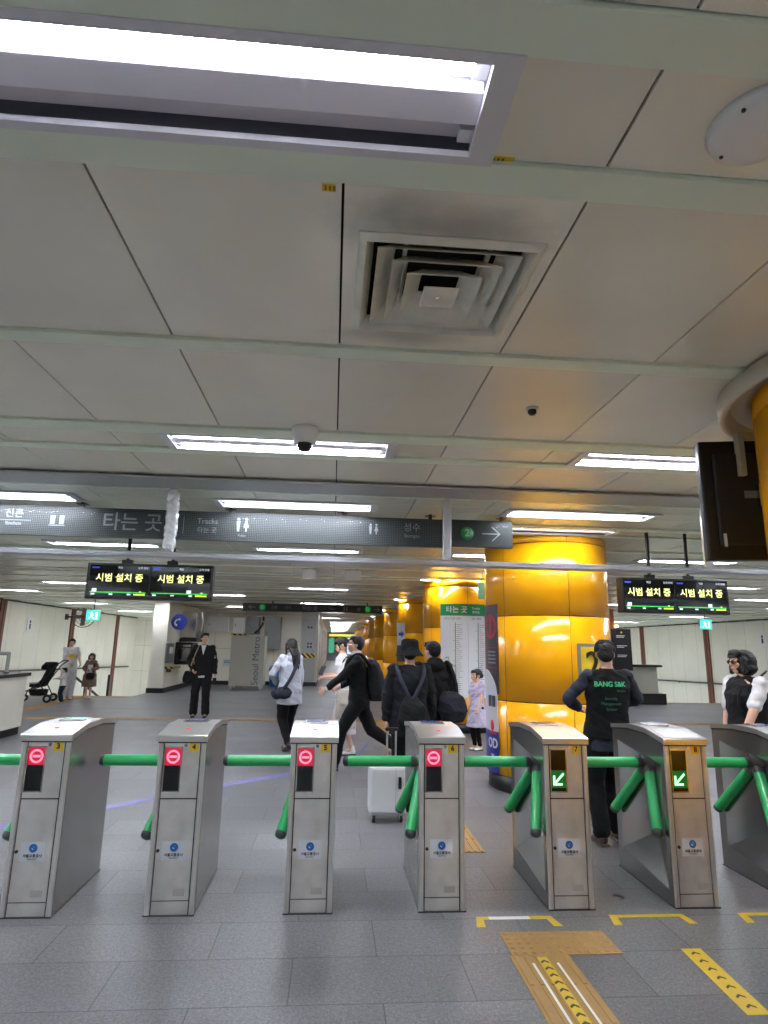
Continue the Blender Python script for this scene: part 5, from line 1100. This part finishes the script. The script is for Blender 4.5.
# 9 bob woman
p = Person('woman with a black bob, sunglasses and dark vest in profile at the right edge', 3.50, 5.12, PI/2-.05, 1.51, dict(hr=(.22, .12, .84), hl=(-.24, .24, .88), er=(1, -.5, 0), el=(-1, -.1, 0), sh=.25, fr=(.08, .1, 0), fl=(-.08, -.1, 0)), female=True, build=1.12)
p.body(); p.top('tee_shirt', shirt_w, .82, .40, th=.024, wr=.010, armw=1.05); p.top('vest', fabric('vest_dark', (36, 37, 44)), .76, 0, th=.040, wr=.010); p.trousers(blk, .028, .01); p.shoes(black_sh); p.hair('bob')
q = MB(); H = p.HM
for k in (-1, 1): q.ball((0, 0, 0), (.026, .006, .020), 16, 10, M=H @ Matrix.Translation((k*.034, .099, .004))); q.tube(H @ V3(k*.058, .095, .010), H @ V3(k*.088, .0, .008), .003, n=6)
q.tube(H @ V3(-.012, .102, .008), H @ V3(.012, .102, .008), .003, n=6); p.add('sunglasses', q, black_g, remesh=False); p.done()
bag(p, 'backpack', 'small black backpack on the bob-haired woman at the right edge', 'backpack', [('pack', blob(MB().loft([(0, -.23, .92, .12, .06), (0, -.24, 1.02, .14, .09), (0, -.23, 1.20, .13, .08), (0, -.2, 1.30, .08, .05)]), .01, 3, .008), blk, None), ('shoulder_strap', blob(strap(curve([(-.09, -.17, 1.26), (-.10, -.05, 1.42), (-.11, .10, 1.36), (-.13, .15, 1.2), (-.15, .05, 1.02), (-.12, -.14, .97)]), .035), .01, 2), blk2, None)])

# 10 mother, 11 toddler, 12 girl in brown, stroller
p = Person('woman in a white tee with a yellow print pushing the stroller', -6.85, 17.15, PI+.75, 1.53, dict(hr=(.12, .38, 1.0), hl=(-.16, .36, 1.02), er=(1, -.3, -1), el=(-1, -.3, -1), hy=-.4), female=True, vox=.014, build=1.1)
p.body(); p.top('tee_shirt', shirt_w, .78, .42, th=.04, wr=.01, armw=1.0); p.trousers(fabric('pale_trouser', (190, 192, 196)), .035, .02); p.shoes(white_sh); p.hair('tied')
q = MB().ball((0, .152, 1.22), (.09, .012, .07), 16, 10); p.add('tee_print', q, mat('print_yellow', (225, 185, 60), .6), remesh=False, label='yellow print on the chest'); p.done()
p = Person('toddler in a white top and jeans holding on to the stroller', -6.62, 16.35, PI/2+.5, .80, dict(hr=(.10, .38, 1.2), hl=(-.12, .38, 1.2), er=(1, 0, -1), el=(-1, 0, -1)), child=1.0, vox=.014, build=1.25)
p.body(); p.top('tee_shirt', shirt_w, .84, .42, th=.04, wr=.01); p.trousers(fabric('jeans', (44, 66, 96)), .04, .02); p.shoes(white_sh); p.hair('short'); p.done()
p = Person('small girl in a brown coat holding a dark bag, beside the stroller group', -6.42, 17.5, PI+.15, 1.14, dict(hr=(.10, .28, 1.05), hl=(-.10, .28, 1.12), er=(1, -.2, -.6), el=(-1, -.2, -.6), fr=(.07, 0, 0), fl=(-.07, 0, 0)), female=True, child=.5, vox=.014)
p.body(); p.top('coat', fabric('brown_coat', (128, 104, 92)), .46, .95, th=.05, flare=.07, wr=.02); q = MB().loft([(0, .12, .95, .09, .08), (0, .12, 1.3, .10, .09)]); p.add('white_top', q, shirt_w, 2, .014); p.shoes(mat('pink_shoe', (190, 160, 160), .5)); p.hair('bob', (40, 28, 24)); p.done()
bag(p, 'handbag', 'dark handbag hugged by the small girl in the brown coat', 'bag', [('bag_body', blob(MB().loft([(-.06, .30, .74, .13, .09), (-.07, .32, .88, .17, .10), (-.08, .30, 1.0, .12, .06)]), .014, 3, .01), fabric('bag_dark', (48, 50, 60)), None), ('strap', strap(curve([(-.16, .28, 1.0), (-.15, .18, 1.25), (-.12, .0, 1.42), (.02, .15, 1.2), (.04, .26, .98)]), .03), blk, None)])
SM = T(-7.2, 16.35, 0, .12, 1.0)
t = Thing('stroller', 'black folding baby stroller pushed by the woman in the white tee', 'stroller')
al = mat('stroller_frame', (28, 28, 30), .4, .3); q = MB()
for y in (-.24, .24):
    q.path([(.55, y, 1.0), (.38, y, .86), (.12, y, .42), (-.32, y, .22), (-.36, y, .09)], .014, M=SM); q.path([(.12, y, .42), (.30, y, .10)], .014, M=SM); q.path([(-.1, y, .32), (.2, y, .62)], .012, M=SM)
q.tube((.55, -.24, 1.0), (.55, .24, 1.0), .016, M=SM); q.tube((.30, -.24, .12), (.30, .24, .12), .012, M=SM); t.part('frame', q, al)
t.part('seat', blob(MB().box(-.16, -.2, .36, .12, .2, .44, bev=.02).box(.02, -.2, .38, .14, .2, .84, M=Matrix.Rotation(.38, 4, 'Y') @ Matrix.Translation((-.14, 0, .02)), bev=.02), .015, 3).mapv(lambda v: SM @ v), blk2)
t.part('canopy', blob(MB().loft([(.17, 0, .78, .14, .21), (.2, 0, .88, .17, .22), (.24, 0, .96, .12, .18)]), .015, 3, .01).mapv(lambda v: SM @ v), blk); t.part('basket', blob(MB().loft([(.02, 0, .16, .18, .18), (.02, 0, .30, .22, .2)]), .015, 2, .01).mapv(lambda v: SM @ v), blk2); t.part('blanket', MB().box(-.18, -.17, .44, .06, .17, .47, M=SM, bev=.01), fabric('blanket', (180, 178, 172)))
for x, r in ((-.36, .085), (.30, .10)):
    for y in (-.24, .24): i = t.part('wheel', MB().tube((x, y-.02, r), (x, y+.02, r), r, n=24, M=SM), black_m); t.part('wheel_hub', MB().tube((x, y-.024, r), (x, y+.024, r), r*.45, n=16, M=SM), steel_p, i)
t.done()
